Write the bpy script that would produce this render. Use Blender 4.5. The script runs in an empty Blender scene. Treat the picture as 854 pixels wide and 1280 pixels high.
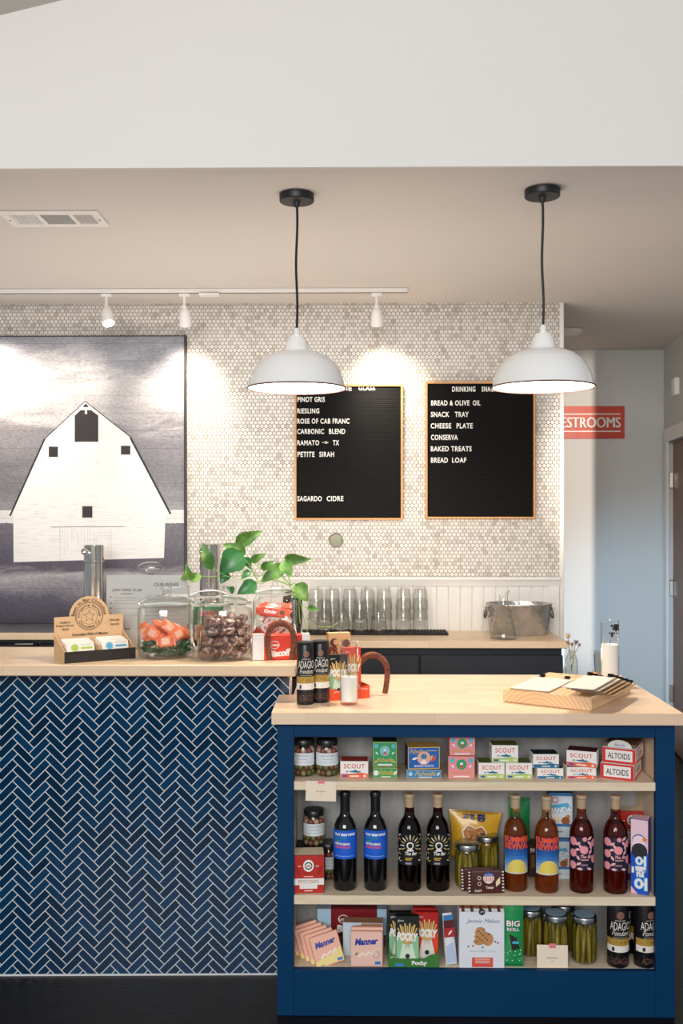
import bpy, bmesh, math, random
from mathutils import Vector, Matrix
random.seed(7)
SC = bpy.context.scene
COL = SC.collection
R = math.radians
PI = math.pi

# ---------------------------------------------------------------- camera
FPX = 1244.0                      # focal length in pixels of the 854x1280 frame
YAW = R(0.7)
CAMZ = 1.51
cam_data = bpy.data.cameras.new('camera')
cam_data.sensor_fit = 'VERTICAL'
cam_data.sensor_height = 36.0
cam_data.lens = FPX / 1280 * 36.0
cam_data.clip_start = 0.05
cam = bpy.data.objects.new('camera', cam_data)
cam.location = (0, 0, CAMZ)
cam.rotation_euler = (R(90), 0, YAW)
COL.objects.link(cam)
SC.camera = cam

# ---------------------------------------------------------------- world, large lights, exposure
SC.view_settings.view_transform = 'Standard'
SC.view_settings.look = 'None'
SC.view_settings.exposure = 0.75
SC.view_settings.gamma = 1.0
SC.view_settings.use_curve_mapping = False
SC.cycles.max_bounces = 10
SC.cycles.diffuse_bounces = 5
SC.cycles.glossy_bounces = 4
SC.cycles.transparent_max_bounces = 40
SC.cycles.caustics_reflective = False
SC.cycles.caustics_refractive = False
SC.cycles.sample_clamp_indirect = 6.0
w = bpy.data.worlds.new('daylight')
SC.world = w
w.use_nodes = True
w.node_tree.nodes['Background'].inputs[0].default_value = (0.86, 0.93, 1.0, 1)
w.node_tree.nodes['Background'].inputs[1].default_value = 0.25

def area(name, loc, target, sx, sy, power, color):
    d = bpy.data.lights.new(name, 'AREA')
    d.shape = 'RECTANGLE'; d.size = sx; d.size_y = sy; d.energy = power; d.color = color
    o = bpy.data.objects.new(name, d); COL.objects.link(o)
    o.location = loc
    o.rotation_euler = (Vector(target) - Vector(loc)).to_track_quat('-Z', 'Y').to_euler()
    return o
def spot(name, loc, target, power, color, angle, blend=0.6, radius=0.03):
    d = bpy.data.lights.new(name, 'SPOT')
    d.energy = power; d.color = color; d.spot_size = R(angle); d.spot_blend = blend; d.shadow_soft_size = radius
    o = bpy.data.objects.new(name, d); COL.objects.link(o)
    o.location = loc
    o.rotation_euler = (Vector(target) - Vector(loc)).to_track_quat('-Z', 'Y').to_euler()
    return o
area('assumed_window_daylight', (-0.7, -2.3, 2.45), (0.0, 3.2, 1.35), 3.2, 1.4, 125, (1.0, 0.985, 0.96))  # unseen area light for windows assumed behind the camera
area('ceiling_fill_light', (-0.5, 4.1, 0.93), (-0.5, 4.12, 3.0), 2.4, 0.45, 13, (1.0, 0.91, 0.83))  # unseen upward area light added behind the bar to brighten the ceiling
spot('added_corridor_blue_spot', (1.0747, 4.86, 0.80), (1.80, 6.53, 0.72), 36, (0.36, 0.68, 1.0), 62, 1.0, 0.03)  # unseen blue spot added beside the counter end to tint the corridor wall
spot('assumed_hall_spot', (1.87, 0.8, 2.45), (1.74, 6.5, 1.5), 640, (1.0, 0.87, 0.74), 23, 0.5, 0.03)  # unseen warm spot assumed from the bright strip on the hall wall

# ---------------------------------------------------------------- pixel helpers (photo pixel -> point on a real plane)
def ray(px, py):
    xc = (px - 427) / FPX; zc = (640 - py) / FPX
    return Vector((math.cos(YAW) * xc - math.sin(YAW), math.sin(YAW) * xc + math.cos(YAW), zc))
def P(px, py, Y):
    d = ray(px, py); t = Y / d.y
    return Vector((d.x * t, Y, CAMZ + d.z * t))
def X(px, Y): return P(px, 640, Y).x
def Z(py, Y, px=427): return P(px, py, Y).z
def H(px, py, z):
    d = ray(px, py); t = (z - CAMZ) / d.z
    return Vector((d.x * t, d.y * t, z))

# ---------------------------------------------------------------- materials
def lin(c):
    if isinstance(c, str):
        c = c.lstrip('#'); c = [int(c[i:i + 2], 16) / 255 for i in (0, 2, 4)]
    return tuple((x / 12.92 if x <= 0.04045 else ((x + 0.055) / 1.055) ** 2.4) for x in c) + (1.0,)
MATS = {}
def new_mat(name):
    m = bpy.data.materials.new(name); m.use_nodes = True
    nt = m.node_tree
    return m, nt, nt.nodes['Principled BSDF']
def math_n(nt, op, a, b=None, c=None):
    n = nt.nodes.new('ShaderNodeMath'); n.operation = op
    for i, v in enumerate((a, b, c)):
        if v is None: continue
        if isinstance(v, (int, float)): n.inputs[i].default_value = v
        else: nt.links.new(v, n.inputs[i])
    return n.outputs[0]
def ramp(nt, fac, stops):
    n = nt.nodes.new('ShaderNodeValToRGB')
    e = n.color_ramp.elements
    while len(e) < len(stops): e.new(0.5)
    for el, (p, c) in zip(e, stops):
        el.position = p; el.color = lin(c)
    nt.links.new(fac, n.inputs[0])
    return n.outputs[0]
def mixc(nt, fac, a, b, mode='MIX'):
    n = nt.nodes.new('ShaderNodeMix'); n.data_type = 'RGBA'; n.blend_type = mode
    for sock, v in ((n.inputs[0], fac), (n.inputs[6], a), (n.inputs[7], b)):
        if isinstance(v, (int, float)): sock.default_value = v
        elif isinstance(v, tuple): sock.default_value = v
        else: nt.links.new(v, sock)
    return n.outputs[2]
def coord(nt, which='Object', scale=(1, 1, 1), rot=(0, 0, 0), loc=(0, 0, 0)):
    t = nt.nodes.new('ShaderNodeTexCoord')
    mp = nt.nodes.new('ShaderNodeMapping')
    mp.inputs['Scale'].default_value = scale; mp.inputs['Rotation'].default_value = rot; mp.inputs['Location'].default_value = loc
    nt.links.new(t.outputs[which], mp.inputs[0])
    return mp.outputs[0]
def noise(nt, vec, scale, detail=3, rough=0.55, dist=0.0):
    n = nt.nodes.new('ShaderNodeTexNoise')
    n.inputs['Scale'].default_value = scale; n.inputs['Detail'].default_value = detail
    n.inputs['Roughness'].default_value = rough; n.inputs['Distortion'].default_value = dist
    nt.links.new(vec, n.inputs['Vector'])
    return n.outputs['Fac']
def bump(nt, bs, h, strength, dist=0.002):
    n = nt.nodes.new('ShaderNodeBump'); n.inputs['Strength'].default_value = strength; n.inputs['Distance'].default_value = dist
    nt.links.new(h, n.inputs['Height']); nt.links.new(n.outputs[0], bs.inputs['Normal'])

def M(col, rough=0.5, metal=0.0, var=0.06, vscale=25, coat=0.0, emit=0.0, spec=0.5):
    """plain painted / printed / metal surface with a faint mottling"""
    key = ('M', col, rough, metal, var, vscale, coat, emit, spec)
    if key in MATS: return MATS[key]
    m, nt, bs = new_mat('surface_' + str(col).strip('#'))
    c = lin(col)
    if var > 0:
        f = noise(nt, coord(nt), vscale, 3)
        lo = tuple(x * (1 - var) for x in c[:3]) + (1,); hi = tuple(min(1, x * (1 + var)) for x in c[:3]) + (1,)
        nt.links.new(mixc(nt, f, lo, hi), bs.inputs['Base Color'])
        nt.links.new(math_n(nt, 'MULTIPLY_ADD', f, 0.12, max(0, rough - 0.06)), bs.inputs['Roughness'])
    else:
        bs.inputs['Base Color'].default_value = c; bs.inputs['Roughness'].default_value = rough
    bs.inputs['Metallic'].default_value = metal
    bs.inputs['Coat Weight'].default_value = coat
    bs.inputs['Specular IOR Level'].default_value = spec
    if emit > 0:
        bs.inputs['Emission Color'].default_value = c; bs.inputs['Emission Strength'].default_value = emit
    MATS[key] = m
    return m

def glass(tint='ffffff', edge='b9c2c0', rough=0.02, name='clear_glass', refl=1.0):
    """thin-walled glass: tinted see-through with a fresnel reflection"""
    key = ('G', tint, edge, rough, refl)
    if key in MATS: return MATS[key]
    m, nt, bs = new_mat(name)
    nt.nodes.remove(bs)
    out = nt.nodes['Material Output']
    lw = nt.nodes.new('ShaderNodeLayerWeight'); lw.inputs[0].default_value = 0.5
    f = math_n(nt, 'MULTIPLY', math_n(nt, 'POWER', lw.outputs['Facing'], 3.0), 0.8)
    tr = nt.nodes.new('ShaderNodeBsdfTransparent')
    nt.links.new(mixc(nt, f, lin(tint), lin(edge)), tr.inputs[0])
    gl = nt.nodes.new('ShaderNodeBsdfGlossy'); gl.inputs['Roughness'].default_value = rough
    fr = math_n(nt, 'MULTIPLY_ADD', math_n(nt, 'POWER', lw.outputs['Facing'], 5.0), 0.75, 0.035)   # Schlick, the same from both sides
    n = noise(nt, coord(nt), 30, 2)
    fac = math_n(nt, 'MULTIPLY', fr, math_n(nt, 'MULTIPLY_ADD', n, 0.2, 0.9 * refl))
    mx = nt.nodes.new('ShaderNodeMixShader')
    nt.links.new(fac, mx.inputs[0]); nt.links.new(tr.outputs[0], mx.inputs[1]); nt.links.new(gl.outputs[0], mx.inputs[2])
    nt.links.new(mx.outputs[0], out.inputs[0])
    MATS[key] = m
    return m
def liquid(tint, body, share, name='wine'):
    """drink or brine seen through glass: mostly see-through tint with a little scattering"""
    key = ('L', tint, body, share)
    if key in MATS: return MATS[key]
    m, nt, bs = new_mat(name)
    out = nt.nodes['Material Output']
    f = noise(nt, coord(nt), 12, 2)
    nt.links.new(mixc(nt, f, tuple(x * 0.9 for x in lin(body)[:3]) + (1,), lin(body)), bs.inputs['Base Color'])
    bs.inputs['Roughness'].default_value = 0.25
    tr = nt.nodes.new('ShaderNodeBsdfTransparent'); tr.inputs[0].default_value = lin(tint)
    mx = nt.nodes.new('ShaderNodeMixShader'); mx.inputs[0].default_value = share
    nt.links.new(tr.outputs[0], mx.inputs[1]); nt.links.new(bs.outputs[0], mx.inputs[2])
    nt.links.new(mx.outputs[0], out.inputs[0])
    MATS[key] = m
    return m

def butcher_block(name='maple_butcher_block', a='e9c79f', b='d9ad80', c='f0d6b4', strip=0.045, length=0.55):
    if name in MATS: return MATS[name]
    m, nt, bs = new_mat(name)
    v = coord(nt)
    br = nt.nodes.new('ShaderNodeTexBrick')
    br.offset = 0.37; br.inputs['Color1'].default_value = lin(a); br.inputs['Color2'].default_value = lin(b)
    br.inputs['Mortar'].default_value = lin('c49a70'); br.inputs['Scale'].default_value = 1.0
    br.inputs['Mortar Size'].default_value = 0.0004; br.inputs['Brick Width'].default_value = length; br.inputs['Row Height'].default_value = strip
    nt.links.new(v, br.inputs['Vector'])
    g = noise(nt, coord(nt, scale=(3, 60, 60)), 2.0, 4, 0.6, 0.6)
    col = mixc(nt, math_n(nt, 'MULTIPLY', g, 0.55), br.outputs[0], lin(c))
    nt.links.new(col, bs.inputs['Base Color'])
    bs.inputs['Roughness'].default_value = 0.34
    bump(nt, bs, g, 0.04)
    MATS[name] = m
    return m
def wood(name, a, b, scale=(4, 40, 40), rough=0.5, k=3.0):
    if name in MATS: return MATS[name]
    m, nt, bs = new_mat(name)
    g = noise(nt, coord(nt, scale=scale), k, 5, 0.6, 0.8)
    nt.links.new(ramp(nt, g, [(0.3, a), (0.7, b)]), bs.inputs['Base Color'])
    bs.inputs['Roughness'].default_value = rough
    bump(nt, bs, g, 0.06)
    MATS[name] = m
    return m

# ---------------------------------------------------------------- lettering geometry
_FONT = {}
def font_geom(s, bold=0.0, shear=0.0, space=1.0):
    key = (s, bold, shear, space)
    if key in _FONT: return _FONT[key]
    cu = bpy.data.curves.new('glyphs', 'FONT')
    cu.body = s; cu.size = 1.0; cu.offset = bold; cu.shear = shear; cu.resolution_u = 3; cu.space_character = space
    cu.fill_mode = 'FRONT'
    ob = bpy.data.objects.new('glyphs', cu)
    me = bpy.data.meshes.new_from_object(ob)
    vs = [(v.co.x, v.co.y) for v in me.vertices]
    fs = [tuple(p.vertices) for p in me.polygons]
    bpy.data.objects.remove(ob); bpy.data.meshes.remove(me); bpy.data.curves.remove(cu)
    xs = [v[0] for v in vs] or [0, 1]; ys = [v[1] for v in vs] or [0, 1]
    _FONT[key] = (vs, fs, min(xs), max(xs), min(ys), max(ys))
    return _FONT[key]

# ---------------------------------------------------------------- mesh builder
class MB:
    def __init__(s, mtx=None):
        s.v = []; s.f = []; s.mi = []; s.mats = []; s.m = mtx or Matrix(); s.fr = None; s.curved = False
    def idx(s, mat):
        if mat not in s.mats: s.mats.append(mat)
        return s.mats.index(mat)
    def add(s, vs, fs, mat):
        o = len(s.v)
        s.v += [tuple(s.m @ Vector(v)) for v in vs]
        i = s.idx(mat)
        for f in fs:
            s.f.append(tuple(o + k for k in f)); s.mi.append(i)
        return s
    def box(s, x0, x1, y0, y1, z0, z1, mat, bev=0.0, mats=None):
        """mats: optional per side dict front/back/left/right/top/bottom"""
        mats = mats or {}
        if bev <= 0:
            vs = [(x, y, z) for z in (z0, z1) for y in (y0, y1) for x in (x0, x1)]
            for nm, f in (('bottom', (0, 2, 3, 1)), ('top', (4, 5, 7, 6)), ('front', (0, 1, 5, 4)), ('back', (2, 6, 7, 3)), ('left', (0, 4, 6, 2)), ('right', (1, 3, 7, 5))):
                s.add(vs, [f], mats.get(nm, mat))
            return s
        b = min(bev, (x1 - x0) * .45, (y1 - y0) * .45, (z1 - z0) * .45)
        pts = {}
        vs = []
        for i, (xa, xd) in enumerate(((x0, 1), (x1, -1))):
            for j, (ya, yd) in enumerate(((y0, 1), (y1, -1))):
                for k, (za, zd) in enumerate(((z0, 1), (z1, -1))):
                    pts[(i, j, k, 'x')] = len(vs); vs.append((xa, ya + yd * b, za + zd * b))
                    pts[(i, j, k, 'y')] = len(vs); vs.append((xa + xd * b, ya, za + zd * b))
                    pts[(i, j, k, 'z')] = len(vs); vs.append((xa + xd * b, ya + yd * b, za))
        q = lambda *k: tuple(pts[x] for x in k)
        def face(n, f): s.add(vs, [f], mats.get(n, mat))
        face('left', q((0,0,0,'x'), (0,0,1,'x'), (0,1,1,'x'), (0,1,0,'x')))
        face('right', q((1,0,0,'x'), (1,1,0,'x'), (1,1,1,'x'), (1,0,1,'x')))
        face('front', q((0,0,0,'y'), (1,0,0,'y'), (1,0,1,'y'), (0,0,1,'y')))
        face('back', q((0,1,0,'y'), (0,1,1,'y'), (1,1,1,'y'), (1,1,0,'y')))
        face('bottom', q((0,0,0,'z'), (0,1,0,'z'), (1,1,0,'z'), (1,0,0,'z')))
        face('top', q((0,0,1,'z'), (1,0,1,'z'), (1,1,1,'z'), (0,1,1,'z')))
        es = []
        for i in (0, 1):
            for j in (0, 1):
                es.append(q((i,j,0,'x'), (i,j,0,'y'), (i,j,1,'y'), (i,j,1,'x')))
                es.append(q((i,0,j,'x'), (i,0,j,'z'), (i,1,j,'z'), (i,1,j,'x')))
                es.append(q((0,i,j,'y'), (0,i,j,'z'), (1,i,j,'z'), (1,i,j,'y')))
                for k in (0, 1): es.append(q((i,j,k,'x'), (i,j,k,'y'), (i,j,k,'z')))
        s.add(vs, es, mats.get('edge', mat))
        return s
    def lathe(s, prof, mat, n=32, c=(0, 0), cap=True, sx=1.0, sy=1.0):
        """prof: (r, z) from bottom to top around the z axis"""
        vs = []; fs = []
        k = len(prof)
        for r, z in prof:
            for i in range(n):
                a = 2 * PI * i / n
                vs.append((c[0] + sx * r * math.cos(a), c[1] + sy * r * math.sin(a), z))
        for j in range(k - 1):
            for i in range(n):
                i2 = (i + 1) % n
                fs.append((j * n + i, j * n + i2, (j + 1) * n + i2, (j + 1) * n + i))
        if cap:
            if prof[0][0] > 1e-5: fs.append(tuple(reversed(range(n))))
            if prof[-1][0] > 1e-5: fs.append(tuple((k - 1) * n + i for i in range(n)))
        return s.add(vs, fs, mat)
    def tube(s, pts, rad, mat, n=8, cap=True):
        pts = [Vector(p) for p in pts]
        rads = rad if isinstance(rad, (list, tuple)) else [rad] * len(pts)
        vs = []; fs = []
        up = Vector((0, 0, 1)); prev = None
        for i, p in enumerate(pts):
            t = (pts[min(i + 1, len(pts) - 1)] - pts[max(i - 1, 0)]).normalized()
            if prev is None:
                a = t.cross(up if abs(t.z) < 0.9 else Vector((1, 0, 0))).normalized()
            else:
                a = (prev - t * prev.dot(t)).normalized()
            prev = a; b = t.cross(a)
            for k in range(n):
                an = 2 * PI * k / n
                vs.append(p + (a * math.cos(an) + b * math.sin(an)) * rads[i])
        for i in range(len(pts) - 1):
            for k in range(n):
                k2 = (k + 1) % n
                fs.append((i * n + k, i * n + k2, (i + 1) * n + k2, (i + 1) * n + k))
        if cap:
            fs.append(tuple(reversed(range(n)))); fs.append(tuple((len(pts) - 1) * n + k for k in range(n)))
        return s.add(vs, fs, mat)
    def prism(s, poly, mat, z0, z1, axis='z', side=None):
        """closed outline extruded; axis 'z': outline in xy; axis 'y': outline in xz, extruded y0..y1"""
        n = len(poly)
        if axis == 'z': vs = [(x, y, z0) for x, y in poly] + [(x, y, z1) for x, y in poly]
        elif axis == 'y': vs = [(x, z0, y) for x, y in poly] + [(x, z1, y) for x, y in poly]
        else: vs = [(z0, x, y) for x, y in poly] + [(z1, x, y) for x, y in poly]
        s.add(vs, [tuple(reversed(range(n))), tuple(n + i for i in range(n))], mat)
        s.add(vs, [(i, (i + 1) % n, n + (i + 1) % n, n + i) for i in range(n)], side or mat)
        return s
    def loft(s, secs, mat, n=12, p=2.6):
        """closed superellipse sections along x: (x, ry, rz[, cz])"""
        vs = []; fs = []
        for sec in secs:
            x, ry, rz = sec[:3]; cz = sec[3] if len(sec) > 3 else 0
            for k in range(n):
                a = 2 * PI * k / n
                c_, s_ = math.cos(a), math.sin(a)
                vs.append((x, ry * math.copysign(abs(c_) ** (2 / p), c_), cz + rz * math.copysign(abs(s_) ** (2 / p), s_)))
        for j in range(len(secs) - 1):
            for k in range(n):
                k2 = (k + 1) % n
                fs.append((j * n + k, j * n + k2, (j + 1) * n + k2, (j + 1) * n + k))
        fs.append(tuple(reversed(range(n)))); fs.append(tuple((len(secs) - 1) * n + k for k in range(n)))
        return s.add(vs, fs, mat)
    def ball(s, c, r, mat, n=12, m=7, sc=(1, 1, 1)):
        prof = [(max(1e-6, r * math.sin(PI * j / m)), -r * math.cos(PI * j / m)) for j in range(m + 1)]
        vs = []; fs = []
        for rr, z in prof:
            for i in range(n):
                a = 2 * PI * i / n
                vs.append((c[0] + rr * math.cos(a) * sc[0], c[1] + rr * math.sin(a) * sc[1], c[2] + z * sc[2]))
        for j in range(m):
            for i in range(n):
                i2 = (i + 1) % n
                fs.append((j * n + i, j * n + i2, (j + 1) * n + i2, (j + 1) * n + i))
        return s.add(vs, fs, mat)
    # ---- printed decoration on a face: s.fr maps (u, v, lift) to a point
    def plane(s, y=0.0):
        s.curved = False; s.fr = lambda u, v, l: (u, y - l, v); return s
    def cyl(s, rad, a0=0.0):
        s.curved = True; s.fr = lambda u, v, l: ((rad + l) * math.sin(u / rad + a0), -(rad + l) * math.cos(u / rad + a0), v); return s
    def rect(s, u0, v0, u1, v1, mat, l=0.0004, nu=None, nv=1):
        nu = nu or (10 if s.curved else 1)
        if s.curved and nv == 1: nv = 2
        vs = [s.fr(u0 + (u1 - u0) * i / nu, v0 + (v1 - v0) * j / nv, l) for j in range(nv + 1) for i in range(nu + 1)]
        fs = [(j * (nu + 1) + i, j * (nu + 1) + i + 1, (j + 1) * (nu + 1) + i + 1, (j + 1) * (nu + 1) + i) for j in range(nv) for i in range(nu)]
        return s.add(vs, fs, mat)
    def poly(s, pts, mat, l=0.0006):
        if not s.curved:
            return s.add([s.fr(u, v, l) for u, v in pts], [tuple(range(len(pts)))], mat)
        us = [p[0] for p in pts]; u0, u1 = min(us), max(us); nu = 18 if u1 - u0 > .02 else 8   # convex outline cut into columns
        cols = []
        for i in range(nu + 1):
            u = u0 + (u1 - u0) * min(0.9999, max(0.0001, i / nu)); hit = []
            for (a, b), (c, d) in zip(pts, pts[1:] + pts[:1]):
                if (a - u) * (c - u) <= 0 and abs(a - c) > 1e-9: hit.append(b + (d - b) * (u - a) / (c - a))
            if hit: cols.append((u, min(hit), max(hit)))
        vs = []
        for u, lo, hi in cols: vs += [s.fr(u, lo, l), s.fr(u, (lo + hi) / 2, l), s.fr(u, hi, l)]
        fs = []
        for i in range(len(cols) - 1):
            for k in (0, 1): fs.append((i * 3 + k, i * 3 + 3 + k, i * 3 + 4 + k, i * 3 + 1 + k))
        return s.add(vs, fs, mat)
    def disc(s, u, v, r, mat, l=0.0006, n=18, a0=0, a1=2 * PI, sy=1.0):
        full = abs(a1 - a0 - 2 * PI) < 1e-6
        return s.poly([(u + r * math.cos(a0 + (a1 - a0) * i / (n if full else n - 1)), v + sy * r * math.sin(a0 + (a1 - a0) * i / (n if full else n - 1))) for i in range(n)], mat, l)
    def leafy(s, u, v, ln, wd, ang, mat, l=0.0006):
        ca, sa = math.cos(ang), math.sin(ang)
        pts = [(ln * (t - .5), wd * .5 * math.sin(PI * t)) for t in (0, .2, .5, .8, 1)] + [(ln * (t - .5), -wd * .5 * math.sin(PI * t)) for t in (.8, .5, .2)]
        return s.poly([(u + x * ca - y * sa, v + x * sa + y * ca) for x, y in pts], mat, l)
    def line(s, a, b, wd, mat, l=0.0006):
        d = Vector((b[0] - a[0], b[1] - a[1])); n = Vector((-d.y, d.x)).normalized() * wd / 2
        return s.poly([(a[0] - n.x, a[1] - n.y), (b[0] - n.x, b[1] - n.y), (b[0] + n.x, b[1] + n.y), (a[0] + n.x, a[1] + n.y)], mat, l)
    def ring(s, u, v, r, wd, mat, l=0.0006, n=28):
        vs = []; fs = []
        for i in range(n):
            a = 2 * PI * i / n
            vs += [s.fr(u + (r - wd / 2) * math.cos(a), v + (r - wd / 2) * math.sin(a), l), s.fr(u + (r + wd / 2) * math.cos(a), v + (r + wd / 2) * math.sin(a), l)]
        for i in range(n):
            j = (i + 1) % n; fs.append((2 * i, 2 * i + 1, 2 * j + 1, 2 * j))
        return s.add(vs, fs, mat)
    def text(s, body, u0, v0, u1, v1, mat, l=0.0008, bold=0.0, shear=0.0, rot=0.0, warp=None, space=1.0, keep=False):
        """lettering stretched to fill the box u0..u1, v0..v1 of the face"""
        vs, fs, xa, xb, ya, yb = font_geom(body, bold, shear, space)
        cu, cv = (u0 + u1) / 2, (v0 + v1) / 2
        du, dv = (u1 - u0), (v1 - v0)
        kx, ky = du / max(1e-6, xb - xa), dv / max(1e-6, yb - ya)
        if keep: kx = ky = min(kx, ky)
        ca, sa = math.cos(rot), math.sin(rot)
        out = []
        for x, y in vs:
            a = (x - (xa + xb) / 2) * kx; b = (y - (ya + yb) / 2) * ky
            if warp: a, b = warp(a, b)
            out.append(s.fr(cu + a * ca - b * sa, cv + a * sa + b * ca, l))
        return s.add(out, fs, mat)
    def build(s, name, parent=None, smooth=True, angle=38, kind=None, label=None):
        me = bpy.data.meshes.new(name)
        me.from_pydata(s.v, [], s.f)
        for m in s.mats: me.materials.append(m)
        me.polygons.foreach_set('material_index', s.mi)
        if smooth:
            me.polygons.foreach_set('use_smooth', [True] * len(me.polygons))
            me.update()
            me.set_sharp_from_angle(angle=R(angle))
        me.update()
        o = bpy.data.objects.new(name, me); COL.objects.link(o)
        if parent is not None: o.parent = parent
        if kind: o['kind'] = kind
        if label: o['label'] = label
        return o
def tag(o, label, cat, group=None):
    o['label'] = label; o['category'] = cat
    if group: o['group'] = group
    return o
def thing(name, label, cat, loc=(0, 0, 0), rz=0.0, group=None):
    o = bpy.data.objects.new(name, None); COL.objects.link(o)
    o.empty_display_size = 0.05
    o.location = loc; o.rotation_euler = (0, 0, rz)
    return tag(o, label, cat, group)
def single(mb, name, label, cat, loc=(0, 0, 0), rz=0.0, group=None, rot=None, **kw):
    o = mb.build(name, **kw); o.location = loc; o.rotation_euler = rot or (0, 0, rz)
    return tag(o, label, cat, group)
def copy_tree(o, parent=None, label=None, loc=None, rz=None):
    c = o.copy(); COL.objects.link(c)
    if parent is not None: c.parent = parent
    if label: c['label'] = label
    if loc is not None: c.location = loc
    if rz is not None: c.rotation_euler = (0, 0, rz)
    for ch in list(o.children): copy_tree(ch, c)
    return c
def struct(mb, name, **kw):
    o = mb.build(name, **kw); o['kind'] = 'structure'; return o
# ================================================================ key planes of the place
Y_ISL = 2.98; Y_TOP = 2.935; Z_ISL = 0.917
Z_BAR = 1.03
Y_WALL = 5.05
Z_CEIL = 2.57
Y_HEAD = 3.07
Y_HALL = 6.53
Z_BC = 0.911; Z_BCL = 0.945; Y_BC = 4.62

# ================================================================ setting materials
def wall_paint(name, col, rough=0.75):
    m, nt, bs = new_mat(name)
    f = noise(nt, coord(nt), 40, 4); g = noise(nt, coord(nt), 1.2, 2)
    c = lin(col); lo = tuple(x * 0.96 for x in c[:3]) + (1,)
    nt.links.new(mixc(nt, g, lo, c), bs.inputs['Base Color'])
    bs.inputs['Roughness'].default_value = rough; bs.inputs['Specular IOR Level'].default_value = 0.25
    bump(nt, bs, f, 0.05, 0.001)
    return m
WHITE_WALL = wall_paint('white_wall_paint', 'e6e3df')
CEIL_PAINT = wall_paint('ceiling_paint', 'ddd6ce', 0.85)
HALL_PAINT = wall_paint('hall_wall_paint', 'd3d2ce')
TRIM_WHITE = M('eae7e2', 0.4, var=0.02)

def floor_mat():
    m, nt, bs = new_mat('dark_plank_floor')
    br = nt.nodes.new('ShaderNodeTexBrick')
    br.offset = 0.43
    br.inputs['Color1'].default_value = lin('1c1512'); br.inputs['Color2'].default_value = lin('120e0c'); br.inputs['Mortar'].default_value = lin('0d0a09')
    br.inputs['Scale'].default_value = 1; br.inputs['Mortar Size'].default_value = 0.0015; br.inputs['Brick Width'].default_value = 1.1; br.inputs['Row Height'].default_value = 0.13
    nt.links.new(coord(nt), br.inputs['Vector'])
    g = noise(nt, coord(nt, scale=(2, 25, 1)), 4, 5, 0.6, 0.7)
    nt.links.new(mixc(nt, math_n(nt, 'MULTIPLY', g, 0.5), br.outputs[0], lin('0f0c0b')), bs.inputs['Base Color'])
    nt.links.new(math_n(nt, 'MULTIPLY_ADD', g, 0.25, 0.18), bs.inputs['Roughness'])
    bs.inputs['Specular IOR Level'].default_value = 0.3
    bump(nt, bs, g, 0.12)
    return m
def penny_mosaic():
    """penny-round marble mosaic: hexagonally packed discs with pale grout"""
    m, nt, bs = new_mat('penny_round_mosaic')
    t = nt.nodes.new('ShaderNodeTexCoord')
    sp = nt.nodes.new('ShaderNodeSeparateXYZ'); nt.links.new(t.outputs['Object'], sp.inputs[0])
    s = 0.0212
    u = math_n(nt, 'DIVIDE', sp.outputs[0], s); v = math_n(nt, 'DIVIDE', sp.outputs[2], s * math.sqrt(3))
    def cell(off):
        uu = math_n(nt, 'ADD', u, off); vv = math_n(nt, 'ADD', v, off)
        iu = math_n(nt, 'FLOOR', uu); iv = math_n(nt, 'FLOOR', vv)
        fu = math_n(nt, 'SUBTRACT', math_n(nt, 'SUBTRACT', uu, iu), 0.5); fv = math_n(nt, 'MULTIPLY', math_n(nt, 'SUBTRACT', math_n(nt, 'SUBTRACT', vv, iv), 0.5), math.sqrt(3))
        d = math_n(nt, 'SQRT', math_n(nt, 'ADD', math_n(nt, 'MULTIPLY', fu, fu), math_n(nt, 'MULTIPLY', fv, fv)))
        ident = math_n(nt, 'ADD', math_n(nt, 'MULTIPLY', iu, 12.9898 + off), math_n(nt, 'MULTIPLY', iv, 78.233 - off * 3))
        return d, ident
    d1, i1 = cell(0.0); d2, i2 = cell(0.5)
    first = math_n(nt, 'LESS_THAN', d1, d2)
    d = math_n(nt, 'MINIMUM', d1, d2)
    ident = math_n(nt, 'ADD', math_n(nt, 'MULTIPLY', i1, first), math_n(nt, 'MULTIPLY', i2, math_n(nt, 'SUBTRACT', 1.0, first)))
    wn = nt.nodes.new('ShaderNodeTexWhiteNoise'); wn.noise_dimensions = '1D'; nt.links.new(ident, wn.inputs['W'])
    vein = noise(nt, coord(nt), 9, 5, 0.65, 1.2)
    k = math_n(nt, 'ADD', math_n(nt, 'MULTIPLY', wn.outputs['Value'], 0.55), math_n(nt, 'MULTIPLY', vein, 0.6))
    tile = ramp(nt, k, [(0.0, 'e4e0d9'), (0.60, 'ddd8d0'), (0.76, 'cbc5bb'), (0.95, 'a8a297')])
    fac = nt.nodes.new('ShaderNodeMapRange'); fac.inputs[1].default_value = 0.43; fac.inputs[2].default_value = 0.475
    nt.links.new(d, fac.inputs[0])
    nt.links.new(mixc(nt, fac.outputs[0], tile, lin('94897d')), bs.inputs['Base Color'])
    nt.links.new(math_n(nt, 'MULTIPLY_ADD', fac.outputs[0], 0.45, 0.3), bs.inputs['Roughness'])
    bump(nt, bs, math_n(nt, 'SUBTRACT', 1.0, fac.outputs[0]), 0.35, 0.002)
    return m
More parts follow.
